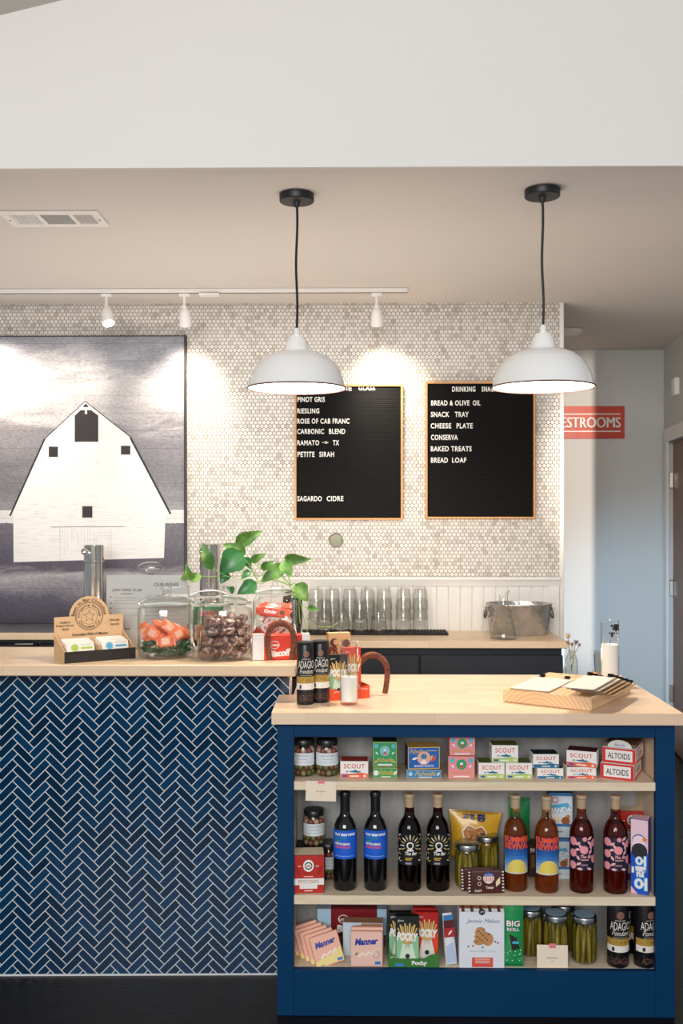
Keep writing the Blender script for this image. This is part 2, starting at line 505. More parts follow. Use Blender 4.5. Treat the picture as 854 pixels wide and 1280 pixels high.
def herringbone():
    """glazed navy 1:3 tiles laid in a 45 degree herringbone with white grout"""
    m, nt, bs = new_mat('navy_herringbone_tile')
    W = 0.02495; n = 3
    v0 = coord(nt, loc=(-0.013, 0, 0))
    sp = nt.nodes.new('ShaderNodeSeparateXYZ'); nt.links.new(v0, sp.inputs[0])
    c = math.cos(PI / 4) / W
    u = math_n(nt, 'MULTIPLY', math_n(nt, 'ADD', sp.outputs[0], sp.outputs[2]), c)
    v = math_n(nt, 'MULTIPLY', math_n(nt, 'SUBTRACT', sp.outputs[2], sp.outputs[0]), c)
    fu = math_n(nt, 'FLOOR', u); fv = math_n(nt, 'FLOOR', v)
    k = math_n(nt, 'FLOORED_MODULO', math_n(nt, 'SUBTRACT', fu, fv), 2 * n)
    hor = math_n(nt, 'LESS_THAN', k, n - 0.5)
    along_h = math_n(nt, 'FLOORED_MODULO', math_n(nt, 'SUBTRACT', u, fv), 2 * n)
    along_v = math_n(nt, 'FLOORED_MODULO', math_n(nt, 'SUBTRACT', math_n(nt, 'SUBTRACT', v, fu), 1), 2 * n)
    fru = math_n(nt, 'FRACT', u); frv = math_n(nt, 'FRACT', v)
    inv = math_n(nt, 'SUBTRACT', 1.0, hor)
    pick = lambda a, b: math_n(nt, 'ADD', math_n(nt, 'MULTIPLY', a, hor), math_n(nt, 'MULTIPLY', b, inv))
    al = pick(along_h, along_v); ac = pick(frv, fru)
    d = math_n(nt, 'MINIMUM', math_n(nt, 'MINIMUM', al, math_n(nt, 'SUBTRACT', n, al)), math_n(nt, 'MINIMUM', ac, math_n(nt, 'SUBTRACT', 1.0, ac)))
    ident = pick(math_n(nt, 'ADD', math_n(nt, 'MULTIPLY', math_n(nt, 'SUBTRACT', fu, math_n(nt, 'FLOOR', al)), 3.17), math_n(nt, 'MULTIPLY', fv, 7.71)),
                 math_n(nt, 'ADD', math_n(nt, 'MULTIPLY', fu, 5.13), math_n(nt, 'MULTIPLY', math_n(nt, 'SUBTRACT', fv, math_n(nt, 'FLOOR', al)), 2.39)))
    wn = nt.nodes.new('ShaderNodeTexWhiteNoise'); wn.noise_dimensions = '1D'; nt.links.new(ident, wn.inputs['W'])
    tile = ramp(nt, wn.outputs['Value'], [(0.0, '03263f'), (0.5, '042f50'), (1.0, '06395e')])
    fac = nt.nodes.new('ShaderNodeMapRange'); fac.inputs[1].default_value = 0.045; fac.inputs[2].default_value = 0.075
    nt.links.new(d, fac.inputs[0])
    nt.links.new(mixc(nt, fac.outputs[0], lin('c9cfd2'), tile), bs.inputs['Base Color'])
    nt.links.new(math_n(nt, 'MULTIPLY_ADD', fac.outputs[0], -0.53, 0.65), bs.inputs['Roughness']); bs.inputs['Specular IOR Level'].default_value = 0.3
    bump(nt, bs, fac.outputs[0], 0.25, 0.002)
    return m
MOSAIC = penny_mosaic(); HERRING = herringbone(); FLOOR = floor_mat()

# ================================================================ room shell
b = MB(); b.box(-3.2, 3.4, -2.2, 6.7, -0.12, 0.0, FLOOR); struct(b, 'floor')
b = MB(); b.box(-3.2, 3.4, Y_HEAD, 6.7, Z_CEIL, Z_CEIL + 0.12, CEIL_PAINT); struct(b, 'ceiling')
b = MB(); b.box(-3.2, 3.4, Y_HEAD, Y_HEAD + 0.12, Z_CEIL + 0.12, 4.3, WHITE_WALL); b.box(-3.2, 3.4, Y_HEAD - 0.012, Y_HEAD, Z_CEIL, 4.3, WHITE_WALL); struct(b, 'wall_upper')
# vaulted ceiling of the front room: rises to the right from the left eaves
pa = P(0, 22, Y_HEAD); pb = P(90, 0, Y_HEAD); sl = (pb.z - pa.z) / (pb.x - pa.x)
zc = lambda x: pa.z + (x - pa.x) * sl
b = MB(); b.prism([(-3.2, zc(-3.2)), (1.2, zc(1.2)), (1.2, zc(1.2) + 0.1), (-3.2, zc(-3.2) + 0.1)], CEIL_PAINT, 0.6, Y_HEAD - 0.012, axis='y'); struct(b, 'ceiling_vault')
# mosaic wall
xr = X(705, Y_WALL)
z_rail = Z(721, Y_WALL)
b = MB(); b.box(-3.2, xr - 0.022, Y_WALL, Y_WALL + 0.11, z_rail - 0.01, Z_CEIL, MOSAIC); b.box(-3.2, xr - 0.022, Y_WALL + 0.012, Y_WALL + 0.11, 0, z_rail - 0.01, WHITE_WALL); struct(b, 'wall_back')
b = MB(); b.box(xr - 0.022, xr, Y_WALL - 0.006, Y_WALL + 0.116, 0, Z_CEIL, TRIM_WHITE, 0.003); struct(b, 'trim_1')
# beadboard wainscot and its chair rail
b = MB()
x = -2.4
while x < xr - 0.06:
    b.box(x, min(x + 0.0595, xr - 0.05), Y_WALL - 0.002, Y_WALL + 0.012, 0, z_rail - 0.03, TRIM_WHITE, 0.004); x += 0.06
b.box(xr - 0.075, xr - 0.024, Y_WALL - 0.012, Y_WALL, 0, z_rail - 0.03, TRIM_WHITE, 0.003)
struct(b, 'wainscot_trim_1')
b = MB(); b.prism([(Y_WALL, z_rail - 0.045), (Y_WALL - 0.014, z_rail - 0.045), (Y_WALL - 0.018, z_rail - 0.02), (Y_WALL - 0.026, z_rail - 0.012), (Y_WALL - 0.026, z_rail), (Y_WALL, z_rail)], TRIM_WHITE, -2.4, xr - 0.02, axis='x'); struct(b, 'trim_2')
# corridor: back wall, angled right wall, door
b = MB(); b.box(-0.6, 3.4, Y_HALL, Y_HALL + 0.12, 0, Z_CEIL, HALL_PAINT); struct(b, 'wall_hall')
vd = Vector((ray(603, 640).x, ray(603, 640).y)).normalized()          # direction of the angled wall, away from the camera
c0 = Vector((X(830, Y_HALL), Y_HALL))
nrm = Vector((vd.y, -vd.x))                                            # to the right of it
def rw(t, off=0.0): return c0 - vd * t + nrm * off                    # t metres towards the camera from the corner
ang_rw = math.atan2(vd.y, vd.x)
wall_m = Matrix.Translation((c0.x, c0.y, 0)) @ Matrix.Rotation(ang_rw + PI, 4, 'Z')   # local x: towards the camera, local -y... to the right
def t_at(px):   # distance along the wall seen at pixel column px
    d = ray(px, 640); d2 = Vector((d.x, d.y))
    # solve d2*s = c0 - vd*t
    det = d2.x * vd.y - d2.y * vd.x
    return (d2.x * c0.y - d2.y * c0.x) / det if abs(det) > 1e-9 else 0
td0 = t_at(836.5); tc0 = t_at(827.5)
z_door = 1.95
DW = 0.86
def rbox(b, t0, t1, o0, o1, z0, z1, mat, bev=0.0):
    """box along the angled wall: t along it, o outwards (positive = into the wall)"""
    bb = MB(); bb.box(t0, t1, -o1, -o0, z0, z1, mat, bev)
    mt = Matrix.Translation((c0.x, c0.y, 0)) @ Matrix(((-vd.x, -nrm.x, 0, 0), (-vd.y, -nrm.y, 0, 0), (0, 0, 1, 0), (0, 0, 0, 1)))
    o = len(b.v); b.v += [tuple(mt @ Vector(p)) for p in bb.v]
    for f, mi in zip(bb.f, bb.mi): b.f.append(tuple(o + k for k in reversed(f))); b.mi.append(b.idx(bb.mats[mi]))
td0 = max(td0, 0.2); tc0 = max(tc0, td0 - 0.09)
b = MB()
rbox(b, 0, td0 - 0.012, 0, 0.12, 0, Z_CEIL, HALL_PAINT)
rbox(b, td0 - 0.012, td0 + DW + 0.012, 0, 0.12, z_door + 0.012, Z_CEIL, HALL_PAINT)
rbox(b, td0 + DW + 0.012, 2.55, 0, 0.12, 0, Z_CEIL, HALL_PAINT)
struct(b, 'wall_right')
b = MB()
rbox(b, td0 - 0.095, td0 - 0.004, -0.018, 0.0, 0, z_door + 0.09, TRIM_WHITE, 0.004)
rbox(b, td0 - 0.004, td0 + DW + 0.004, -0.018, 0.0, z_door + 0.004, z_door + 0.09, TRIM_WHITE, 0.004)
rbox(b, td0 + DW + 0.004, td0 + DW + 0.095, -0.018, 0.0, 0, z_door + 0.09, TRIM_WHITE, 0.004)
struct(b, 'trim_3')
DOOR_WOOD = wood('brown_stained_door', '6d4a37', '8a6048', scale=(30, 30, 3), rough=0.45)
b = MB(); rbox(b, td0, td0 + DW, 0.022, 0.062, 0.008, z_door, DOOR_WOOD, 0.002)
door = struct(b, 'door_1')
HINGE = M('c9c4b8', 0.35, 1.0, 0.05)
for zz in (Z(600, 6.25), Z(736, 6.25), Z(868, 6.25)):
    b = MB(); rbox(b, td0 - 0.003, td0 + 0.022, -0.004, 0.021, zz - 0.05, zz + 0.05, HINGE, 0.003); b.build('hinge', door)
b = MB(); rbox(b, 0.0, td0 - 0.096, -0.013, -0.0005, 0, 0.1, TRIM_WHITE, 0.003); rbox(b, td0 + DW + 0.096, 2.55, -0.013, -0.0005, 0, 0.1, TRIM_WHITE, 0.003); struct(b, 'baseboard_right')
b = MB(); b.box(xr + 0.01, c0.x - 0.02, Y_HALL - 0.013, Y_HALL - 0.0005, 0, 0.1, TRIM_WHITE, 0.003); struct(b, 'baseboard_back')
# small wall box above the door
tb = t_at(848)
b = MB(); rbox(b, tb - 0.05, tb + 0.05, -0.03, -0.001, Z(491, 5.9), Z(469, 5.9), M('efece6', 0.4), 0.004); rbox(b, tb - 0.038, tb + 0.038, -0.033, -0.03, Z(489, 5.9), Z(471, 5.9), M('f6f4ef', 0.35), 0.002)
single(b, 'wall_chime', 'small white box mounted on the hall wall above the brown door', 'wall box')
# smoke detector
p = H(713, 412, Z_CEIL)
b = MB(); b.lathe([(0.068, -0.001), (0.07, -0.006), (0.062, -0.022), (0.045, -0.03), (0.02, -0.033)][::-1], M('e9e5df', 0.5), 28)
single(b, 'smoke_detector', 'round white smoke detector on the dim hall ceiling', 'smoke detector', (p.x, p.y, Z_CEIL - 0.0005))

# restrooms sign
ys = Y_HALL - 0.012
sx0, sx1, sz0, sz1 = X(684, ys), X(781, ys), Z(548.5, ys), Z(508, ys)
b = MB(); SG = M('c8432c', 0.45); LT = M('efe7df', 0.45)
b.box(sx0, sx1, ys, Y_HALL - 0.0005, sz0, sz1, SG, 0.001)
b.plane(ys)
for py in (518, 539.5): b.rect(X(690, ys), Z(py + .7, ys), X(776, ys), Z(py - .7, ys), LT)
for k in (0, 1, 2, 3): b.text('RESTROOMS', X(693, ys) + (0.004 if k == 0 else 0), Z(535, ys) - (0.004 if k == 0 else 0), X(775.5, ys) + (0.004 if k == 0 else 0), Z(522, ys) - (0.004 if k == 0 else 0), M('8b2c1f', 0.5) if k == 0 else LT, l=0.0006 if k == 0 else 0.001 + 0.002 * k, bold=0.0)  # first copy, darker and offset, paints the cast shadow of the raised letters
for du in (-.0028, .0028): b.text('RESTROOMS', X(693, ys) + du, Z(535, ys), X(775.5, ys) + du, Z(522, ys), LT, l=0.0066)
single(b, 'restroom_sign', 'red orange RESTROOMS sign with white capitals on the hall wall', 'sign')

# ceiling vent
b = MB(); VW = M('ece8e2', 0.45)
v0 = H(-4, 263, Z_CEIL); v1 = H(122, 262.8, Z_CEIL); y0, y1 = v1.y, H(136, 281, Z_CEIL).y
x0, x1 = v0.x, v1.x
vent = thing('ceiling_vent', 'white rectangular air vent in the lower ceiling at upper left', 'vent', ((x0 + x1) / 2, (y0 + y1) / 2, Z_CEIL))
w2, d2 = (x1 - x0) / 2, (y1 - y0) / 2
b = MB()
for xa, xb, ya, yb in ((-w2, w2, -d2, -d2 + .03), (-w2, w2, d2 - .03, d2), (-w2, -w2 + .03, -d2 + .03, d2 - .03), (w2 - .03, w2, -d2 + .03, d2 - .03), (-w2 * .3, -w2 * .3 + .014, -d2 + .03, d2 - .03), (w2 * .36, w2 * .36 + .014, -d2 + .03, d2 - .03)):
    b.box(xa, xb, ya, yb, -0.008, -0.0005, VW, 0.002)
for sx, sy in ((-w2 + .015, 0), (w2 - .015, 0)): b.ball((sx, sy, -.008), .004, M('9a948b', .4, 1.0), 8, 4)
b.build('frame', vent)
b = MB(); b.box(-w2 + .03, w2 - .03, -d2 + .03, d2 - .03, -0.0016, -0.0006, M('2c2a28', 0.7)); b.build('duct_opening', vent)
b = MB()
for i in range(9):   # angled louvres of the side banks
    for xa, xb in ((-w2 + .03, -w2 * .3), (w2 * .36 + .014, w2 - .03)):
        n = 9; xx = xa + (xb - xa) * (i + .5) / n
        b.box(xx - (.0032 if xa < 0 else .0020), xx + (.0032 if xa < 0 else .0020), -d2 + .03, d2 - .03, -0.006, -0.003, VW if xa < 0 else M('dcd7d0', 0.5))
for i in range(12):
    yy = -d2 + .03 + (2 * d2 - .06) * (i + .5) / 12
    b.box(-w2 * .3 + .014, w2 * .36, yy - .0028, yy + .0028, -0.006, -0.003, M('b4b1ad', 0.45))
b.build('louvres', vent)

# ================================================================ track lighting
Y_TR = 4.72
def track(x0, x1, nm, label):
    b = MB(); b.box(x0, x1, Y_TR - .018, Y_TR + .018, Z_CEIL - .02, Z_CEIL - .0005, M('efece7', 0.4), 0.003)
    b.box(x0, x1, Y_TR - .006, Y_TR + .006, Z_CEIL - .0215, Z_CEIL - .02, M('5a5753', 0.5))
    return b
b = track(-1.9, X(509.5, Y_TR), '', '')
t = thing('track_rail', 'white lighting track running along the ceiling before the tile wall', 'track', (0, 0, 0))
b.build('rail', t)
xc = X(262, Y_TR); b = MB(); b.box(xc - .05, xc + .05, Y_TR - .024, Y_TR + .024, Z_CEIL - .034, Z_CEIL - .022, M('f0ede8', 0.4), 0.004); b.build('power_feed', t)
LAMPW = M('f1efeb', 0.35)
def track_head(px, aim, label, power, tilt_x, tilt_z, glow=8.0, angle=80):
    x = X(px, Y_TR)
    t = thing('track_spotlight', label, 'spotlight', (x, Y_TR, Z_CEIL - .022), 0, 'track spotlights')
    b = MB(); b.box(-.025, .025, -.012, .012, -.014, 0, LAMPW, .003); b.tube([(0, 0, -.012), (0, 0, -.06)], .007, LAMPW, 10); b.ball((0, 0, -.062), .012, LAMPW); b.build('stem', t)
    mt = Matrix.Translation((0, 0, -.066)) @ Matrix.Rotation(tilt_z, 4, 'Z') @ Matrix.Rotation(tilt_x, 4, 'X')
    b = MB(mt); b.lathe([(.026, -.088), (.0285, -.09), (.030, -.08), (.029, -.05), (.024, -.02), (.014, -.004), (.004, 0)], LAMPW, 24, cap=False); b.lathe([(.026, -.088), (.0255, -.05), (.02, -.03), (.0001, -.028)], M('dedad4', .4), 24, cap=False); b.build('lamp_shade', t)
    b = MB(mt); b.lathe([(.0001, -.0792), (.015, -.079), (.0245, -.076)], M('fff3df', .4, emit=glow, var=0), 20, cap=False); b.build('lens', t)
    src = Vector((x, Y_TR, Z_CEIL - .022)) + (mt @ Vector((0, 0, -.094)))
    spot('track_spot_light', src, aim, power, (1.0, 0.86, 0.70), angle, 1.0, 0.035)
pw = lambda px, py: P(px, py, Y_WALL)
track_head(133, pw(45, 505), 'white track spotlight with its lit face showing above the barn painting', 13, R(-25), R(30), 14)
track_head(230.5, pw(232, 505), 'white track spotlight near the painting right corner, tilted to the wall', 19, R(24), R(0))
track_head(471, pw(485, 500), 'white track spotlight at the right end of the track near the menus', 19, R(24), R(-4))
track_head(-70, pw(20, 500), 'white track spotlight assumed beyond the left picture edge', 26, R(24), R(-20))  # unseen head, assumed from the light pool on the painting

# ================================================================ pendants
ENAMEL = M('f1f1f0', 0.16, coat=0.4, var=0.015); RIM = M('4a2f28', 0.4); BLK = M('151414', 0.45)
def pendant(px_rim, px_can, py_rim, Y, half, label):
    S = FPX / Y
    xr_, zr = X(px_rim, Y), Z(py_rim, Y)
    r0 = half / S
    t = thing('pendant_lamp', label, 'pendant lamp', (xr_, Y, zr), 0, 'white dome pendants')
    k = r0 / .168
    prof = [(.168, 0), (.1655, .006), (.160, .030), (.149, .060), (.130, .088), (.104, .109), (.074, .121), (.046, .126), (.042, .132), (.036, .158), (.026, .176), (.012, .178)]
    b = MB(); b.lathe([(r * k, z * k) for r, z in prof], ENAMEL, 56, cap=False)
    b.lathe([(r * k - .0035, max(0.0005, (z - .0035) * k)) for r, z in prof[:-2]][::-1], M('fbf8f2', 0.35, var=0), 56, cap=False)
    shade = b.build('lamp_shade', t)
    b = MB()
    n = 56; pts = [((r0 + .0005) * math.cos(2 * PI * i / n), (r0 + .0005) * math.sin(2 * PI * i / n), .0005) for i in range(n + 1)]
    b.tube(pts, .0028, RIM, 6, cap=False); b.build('rim', shade, label='dark brown rim')
    zt = Z_CEIL - zr
    b = MB(); b.lathe([(.0105, .176 * k), (.0105, .2 * k), (.006, .206 * k)], ENAMEL, 16); b.build('socket_collar', shade)
    dx = X(px_can, Y) - xr_
    b = MB(); zz = .2 * k
    b.tube([(dx * s + .0022 * math.sin(s * 9), 0, zz + (zt - .035 - zz) * s) for s in [i / 14 for i in range(15)]], .0042, BLK, 8); b.build('cord', t)
    b = MB(); b.lathe([(.008, zt - .042), (.012, zt - .03), (.013, zt - .026), (.056, zt - .025), (.058, zt - .022), (.058, zt - .0005)], BLK, 36, c=(dx, 0)); b.build('ceiling_canopy', t)
    b = MB(); b.lathe([(.0001, .028), (.016, .032), (.027, .046), (.03, .06), (.026, .078), (.016, .098), (.013, .12)], M('fff0d8', .4, emit=9.0, var=0), 20); b.build('bulb', t)
    d = bpy.data.lights.new('pendant_bulb', 'POINT'); d.energy = 18; d.color = (1.0, 0.86, 0.70); d.shadow_soft_size = .03
    o = bpy.data.objects.new('pendant_bulb', d); COL.objects.link(o); o.location = (xr_, Y, zr + .024)
pendant(371, 371, 485.5, 3.32, 61.5, 'white dome pendant lamp hanging over the bar end, left one')
pendant(679, 678, 484.5, 3.28, 63.5, 'white dome pendant lamp hanging in front of the right menu board')
# ================================================================ barn painting (flat paint on a plank panel)
YP = Y_WALL - 0.035
def paint_mat():
    m, nt, bs = new_mat('barn_painting_sky_and_field')
    t = nt.nodes.new('ShaderNodeTexCoord'); sp = nt.nodes.new('ShaderNodeSeparateXYZ'); nt.links.new(t.outputs['Object'], sp.inputs[0])
    z = sp.outputs[2]
    zt, zb = Z(420, YP), Z(780, YP)
    n1 = noise(nt, coord(nt, scale=(1.2, 1, 4)), 2.4, 6, 0.6, 0.6)
    n2 = noise(nt, coord(nt, scale=(1, 1, 2.2)), 55, 4, 0.7)
    zz = math_n(nt, 'ADD', z, math_n(nt, 'MULTIPLY_ADD', n1, 0.5, -0.25))
    h = math_n(nt, 'DIVIDE', math_n(nt, 'SUBTRACT', zz, zb), zt - zb)
    pos = lambda py: (Z(py, YP) - zb) / (zt - zb)
    sky = ramp(nt, h, [(pos(655), '96959a'), (pos(590), '77767b'), (pos(540), '8b898e'), (pos(512), 'bcbabb'), (pos(478), 'cecccc'), (pos(452), 'a3a3aa'), (pos(428), '8b8c95')])
    z2 = math_n(nt, 'ADD', z, math_n(nt, 'MULTIPLY_ADD', n1, 0.16, -0.08))
    z2 = math_n(nt, 'ADD', z2, math_n(nt, 'MULTIPLY_ADD', n2, 0.03, -0.015))
    h2 = math_n(nt, 'DIVIDE', math_n(nt, 'SUBTRACT', z2, zb), zt - zb)
    field = ramp(nt, h2, [(pos(775), '45434f'), (pos(750), '5b5868'), (pos(735), '8f8b92'), (pos(719), 'b5b0b2'), (pos(708), '524d59'), (pos(690), '5b5865'), (pos(655), '6d6973')])
    is_sky = math_n(nt, 'GREATER_THAN', math_n(nt, 'ADD', z, math_n(nt, 'MULTIPLY_ADD', n2, .012, -.006)), Z(654, YP))
    strip = math_n(nt, 'MULTIPLY', is_sky, math_n(nt, 'LESS_THAN', math_n(nt, 'ADD', z, math_n(nt, 'MULTIPLY_ADD', n1, .02, -.01)), Z(638, YP)))
    col = mixc(nt, is_sky, field, sky)
    col = mixc(nt, strip, col, lin('dcdad8'))
    col = mixc(nt, 0.4, col, ramp(nt, n2, [(.3, '3c3a40'), (.7, 'd8d6d8')]), 'OVERLAY')
    seam = math_n(nt, 'LESS_THAN', math_n(nt, 'FLOORED_MODULO', math_n(nt, 'SUBTRACT', z, zb), 0.0885), 0.0022)
    col = mixc(nt, math_n(nt, 'MULTIPLY', seam, 0.4), col, lin('39373c'))
    nt.links.new(col, bs.inputs['Base Color']); bs.inputs['Roughness'].default_value = 0.42
    return m
def barn_white():
    m, nt, bs = new_mat('painted_barn_boards')
    n = noise(nt, coord(nt, scale=(5, 1, 90)), 2.2, 4, 0.7)
    nt.links.new(ramp(nt, n, [(0.30, 'bcb9b6'), (0.42, 'e2dfdc'), (0.7, 'eeecea')]), bs.inputs['Base Color']); bs.inputs['Roughness'].default_value = 0.5
    return m
b = MB(); PN = paint_mat(); BW = barn_white(); DK = M('241c1d', 0.5, vscale=60, var=0.25); LN = M('77736f', 0.5); EDGE = M('1d1a19', 0.5)
xa, xb = X(-14, YP), X(230.5, YP)
b.box(xa, xb, YP, Y_WALL - 0.0005, Z(779.5, YP), Z(420, YP), PN, mats={'right': EDGE, 'left': EDGE, 'top': EDGE, 'bottom': EDGE})
q = lambda px, py: (X(px, YP), Z(py, YP))
b.plane(YP)
b.poly([q(17, 703), q(16.6, 640), q(13.4, 645.3), q(56.9, 548.4), q(107.2, 501.6), q(164, 547.5), q(212.5, 643), q(207, 641), q(205, 697.5)], BW, .0004)
for pts, wd in (([(13.4, 645.3), (56.9, 548.4)], 2.2), ([(56.9, 548.4), (107.2, 501.6)], .8), ([(107.2, 501.6), (164, 547.5)], 1.1), ([(164, 547.5), (212.5, 643)], 2.6)):
    (x0, y0), (x1, y1) = pts
    b.line(q(x0 - .8, y0 - .5), q(x1 - .8 if x1 < 110 else x1 + .8, y1 - .5), wd / 249, DK, .0008)
b.poly([q(93.4, 552), q(93.4, 519), q(101, 512.2), q(114, 512.2), q(123, 519), q(123, 552)], DK, .0008)
b.poly([q(103.4, 508.6), q(107.2, 503.8), q(111.4, 508.6)], DK, .0008)
b.poly([q(106, 517), q(106.4, 512), q(108.6, 512), q(109, 517)], BW, .0010)
for x0, y0, x1, y1 in ((61, 558, 72.5, 571), (151.3, 557, 163, 568), (103, 632.7, 115.5, 647)):
    b.rect(*q(x0 - .8, y1 + .8), *q(x1 + .8, y0 - .8), M('d8d6d3', .5), .0006); b.rect(*q(x0, y1), *q(x1, y0), DK, .0008)
b.line(q(64, 658.8), q(156, 658.4), .8 / 249, LN, .0008)
for k in range(20):
    px_ = 75 + 64 * k / 19 + random.uniform(-1, 1); b.line(q(px_, 661 + random.uniform(0, 6)), q(px_ + random.uniform(-.4, .4), 672 + random.uniform(0, 26)), random.uniform(.15, .4) / 249, M('a5a19d', .5), .0006)
for x0, y0, y1 in ((93.6, 552, 585), (123, 552, 585), (75, 660, 701), (139, 660, 700)): b.line(q(x0, y0), q(x0, y1), .35 / 249, M('b0adaa', .5), .0006)
t = thing('barn_painting', 'large painting of a white barn under a grey sky on the tile wall', 'painting')
b.build('painted_panel', t, smooth=False)
b = MB(); b.box(xb, xb + .008, YP - .012, Y_WALL - .0005, Z(781.5, YP), Z(418.5, YP), EDGE); b.box(xa, xb, YP - .004, Y_WALL - .0005, Z(420, YP), Z(418.8, YP), EDGE); b.box(xa, xb, YP - .004, Y_WALL - .0005, Z(781.5, YP), Z(779.5, YP), EDGE); b.build('frame', t)

# ================================================================ menu letter boards
def felt():
    m, nt, bs = new_mat('grooved_black_felt')
    t = nt.nodes.new('ShaderNodeTexCoord'); sp = nt.nodes.new('ShaderNodeSeparateXYZ'); nt.links.new(t.outputs['Object'], sp.inputs[0])
    s = math_n(nt, 'SINE', math_n(nt, 'MULTIPLY', sp.outputs[2], 2 * PI / 0.0066))
    f = noise(nt, coord(nt, scale=(6, 1, 60)), 8, 3)
    nt.links.new(ramp(nt, f, [(0.3, '020202'), (0.7, '060505')]), bs.inputs['Base Color'])
    bs.inputs['Roughness'].default_value = 0.55; bs.inputs['Specular IOR Level'].default_value = 0.16
    bump(nt, bs, s, 0.5, 0.001)
    return m
FELT = felt(); OAK = wood('oak_frame', 'c98d55', 'dda76e', scale=(30, 30, 30), rough=0.45); LET = M('f3f0e8', 0.4, var=0.02)
def menu_board(x0, y0, x1, y1, label, rows):
    yf = Y_WALL - 0.03
    t = thing('menu_board', label, 'letter board', (X((x0 + x1) / 2, yf), yf, Z(y1, yf)))
    ox, oz = t.location.x, t.location.z
    W_, H_ = X(x1, yf) - X(x0, yf), Z(y0, yf) - Z(y1, yf)
    b = MB(); fw = .0105
    for a in ((-W_/2, -W_/2 + fw, 0, H_), (W_/2 - fw, W_/2, 0, H_), (-W_/2 + fw, W_/2 - fw, 0, fw), (-W_/2 + fw, W_/2 - fw, H_ - fw, H_)):
        b.box(a[0], a[1], 0, .0295, a[2], a[3], OAK, .0015)
    b.build('frame', t)
    b = MB(); b.box(-W_/2 + fw, W_/2 - fw, .010, .028, fw, H_ - fw, FELT); b.build('felt_panel', t)
    lines = {}
    for s, xa, xb, ya, yb in rows:
        b = lines.setdefault((s, xa), MB().plane(.0095))
        for k in (0, 1, 2): b.text(s, X(xa + .5, yf) - ox, Z(yb, yf) - oz, X(xb + .3, yf) - ox, Z(ya, yf) - oz, LET, .0002 + .0007 * k, bold=0.022, space=1.12)
    for b in lines.values(): b.build('menu_words', t, smooth=False)
menu_board(368, 480.5, 503.8, 650, 'letter board menu of wines by the glass, ending SAGARDO CIDRE', [
    ('BY THE', 407, 439.5, 482, 488), ('GLASS', 447.7, 468.8, 481.8, 487.8), ('PINOT GRIS', 371.4, 405.8, 495.8, 502.2), ('RIESLING', 371.2, 398.8, 510.2, 516.6), ('ROSE OF CAB FRANC', 371, 436.6, 522.9, 529.4),
    ('CARBONIC', 371, 404.8, 535.8, 542.3), ('BLEND', 410.8, 431.3, 535.8, 542.3), ('RAMATO', 371.2, 398.7, 550.1, 556.5), ('\u2192', 402, 410.6, 551.4, 554.6), ('TX', 415.7, 423.6, 550.1, 556.5),
    ('PETITE', 371.4, 393, 564.5, 571), ('SIRAH', 398.6, 417.4, 564.5, 571), ('SAGARDO', 371.2, 402, 620, 626.5), ('CIDRE', 408, 429, 620, 626.5)])
menu_board(532, 477, 669.7, 648.5, 'letter board menu headed DRINKING SNACKS, right of the wine menu', [
    ('DRINKING', 565, 594.4, 483.1, 489.6), ('SNACKS', 602, 624, 483.1, 489.6), ('BREAD & OLIVE', 538.7, 587, 500.4, 506.9), ('OIL', 591, 600.6, 500.4, 506.9), ('SNACK', 538.4, 561.7, 514.7, 521.2), ('TRAY', 568.5, 586, 514.7, 521.2),
    ('CHEESE', 538.2, 564, 529, 535.5), ('PLATE', 570.6, 591, 529, 535.5), ('CONSERVA', 538.5, 572.3, 543.4, 550), ('BAKED TREATS', 538.3, 589.6, 557.7, 564.2), ('BREAD', 538.5, 559.9, 571.9, 578.4), ('LOAF', 565, 583, 571.9, 578.4)])

# round wall ornament
p = P(420, 675.5, Y_WALL)
b = MB(Matrix.Rotation(R(90), 4, 'X'))
b.lathe([(.0355, .001), (.0355, .012), (.033, .015), (.031, .012)], M('c8c2b6', .3, 1.0), 32)
b.lathe([(.031, .003), (.031, .0125), (.0001, .0135)], wood('brown_green_glaze', '8c7462', '7e9a78', scale=(14, 14, 14), rough=.3), 32)
single(b, 'wall_ornament', 'small round brown and green disc on the tile wall under the wine menu', 'wall ornament', (p.x, Y_WALL - .0005, p.z))

# ================================================================ back counter, right part
BLOCK = butcher_block(a='ecd0ad', b='dfb994', c='f3dfc4'); BLOCK2 = butcher_block('maple_butcher_block_edge', 'ead0b2', 'd9b493', 'f1dec7', .05, .38)
NAVYBLK = M('1b1e26', 0.45)
xs0 = -0.62; xs1 = X(710, Y_BC)
b = MB(); b.box(xs0, xs1, Y_BC, Y_WALL - .014, Z_BC - .034, Z_BC, BLOCK, .003)
single(b, 'counter_worktop', 'maple worktop along the tile wall holding glasses, carafe and steel tub', 'worktop')
t = thing('base_cabinet', 'black cabinets with drawer fronts under the maple wall counter', 'cabinet', (0, Y_BC, 0))
b = MB(); b.box(xs0 + .01, xs1 - .02, .04, Y_WALL - .02 - Y_BC, .1, Z_BC - .035, NAVYBLK); b.box(xs0 + .01, xs1 - .02, .09, .4, 0, .1, M('121316', .6)); b.build('carcass', t)
edges = [xs0 + .02, X(300, Y_BC), X(412, Y_BC), X(525, Y_BC), X(706, Y_BC)]
for xa, xb in zip(edges, edges[1:]):
    b = MB(); b.box(xa + .003, xb - .003, .02, .039, Z_BC - .175, Z_BC - .066, NAVYBLK, .003); b.build('drawer_front', t)
    b = MB(); b.box(xa + .003, xb - .003, .02, .039, .115, Z_BC - .182, NAVYBLK, .003); b.build('door', t)
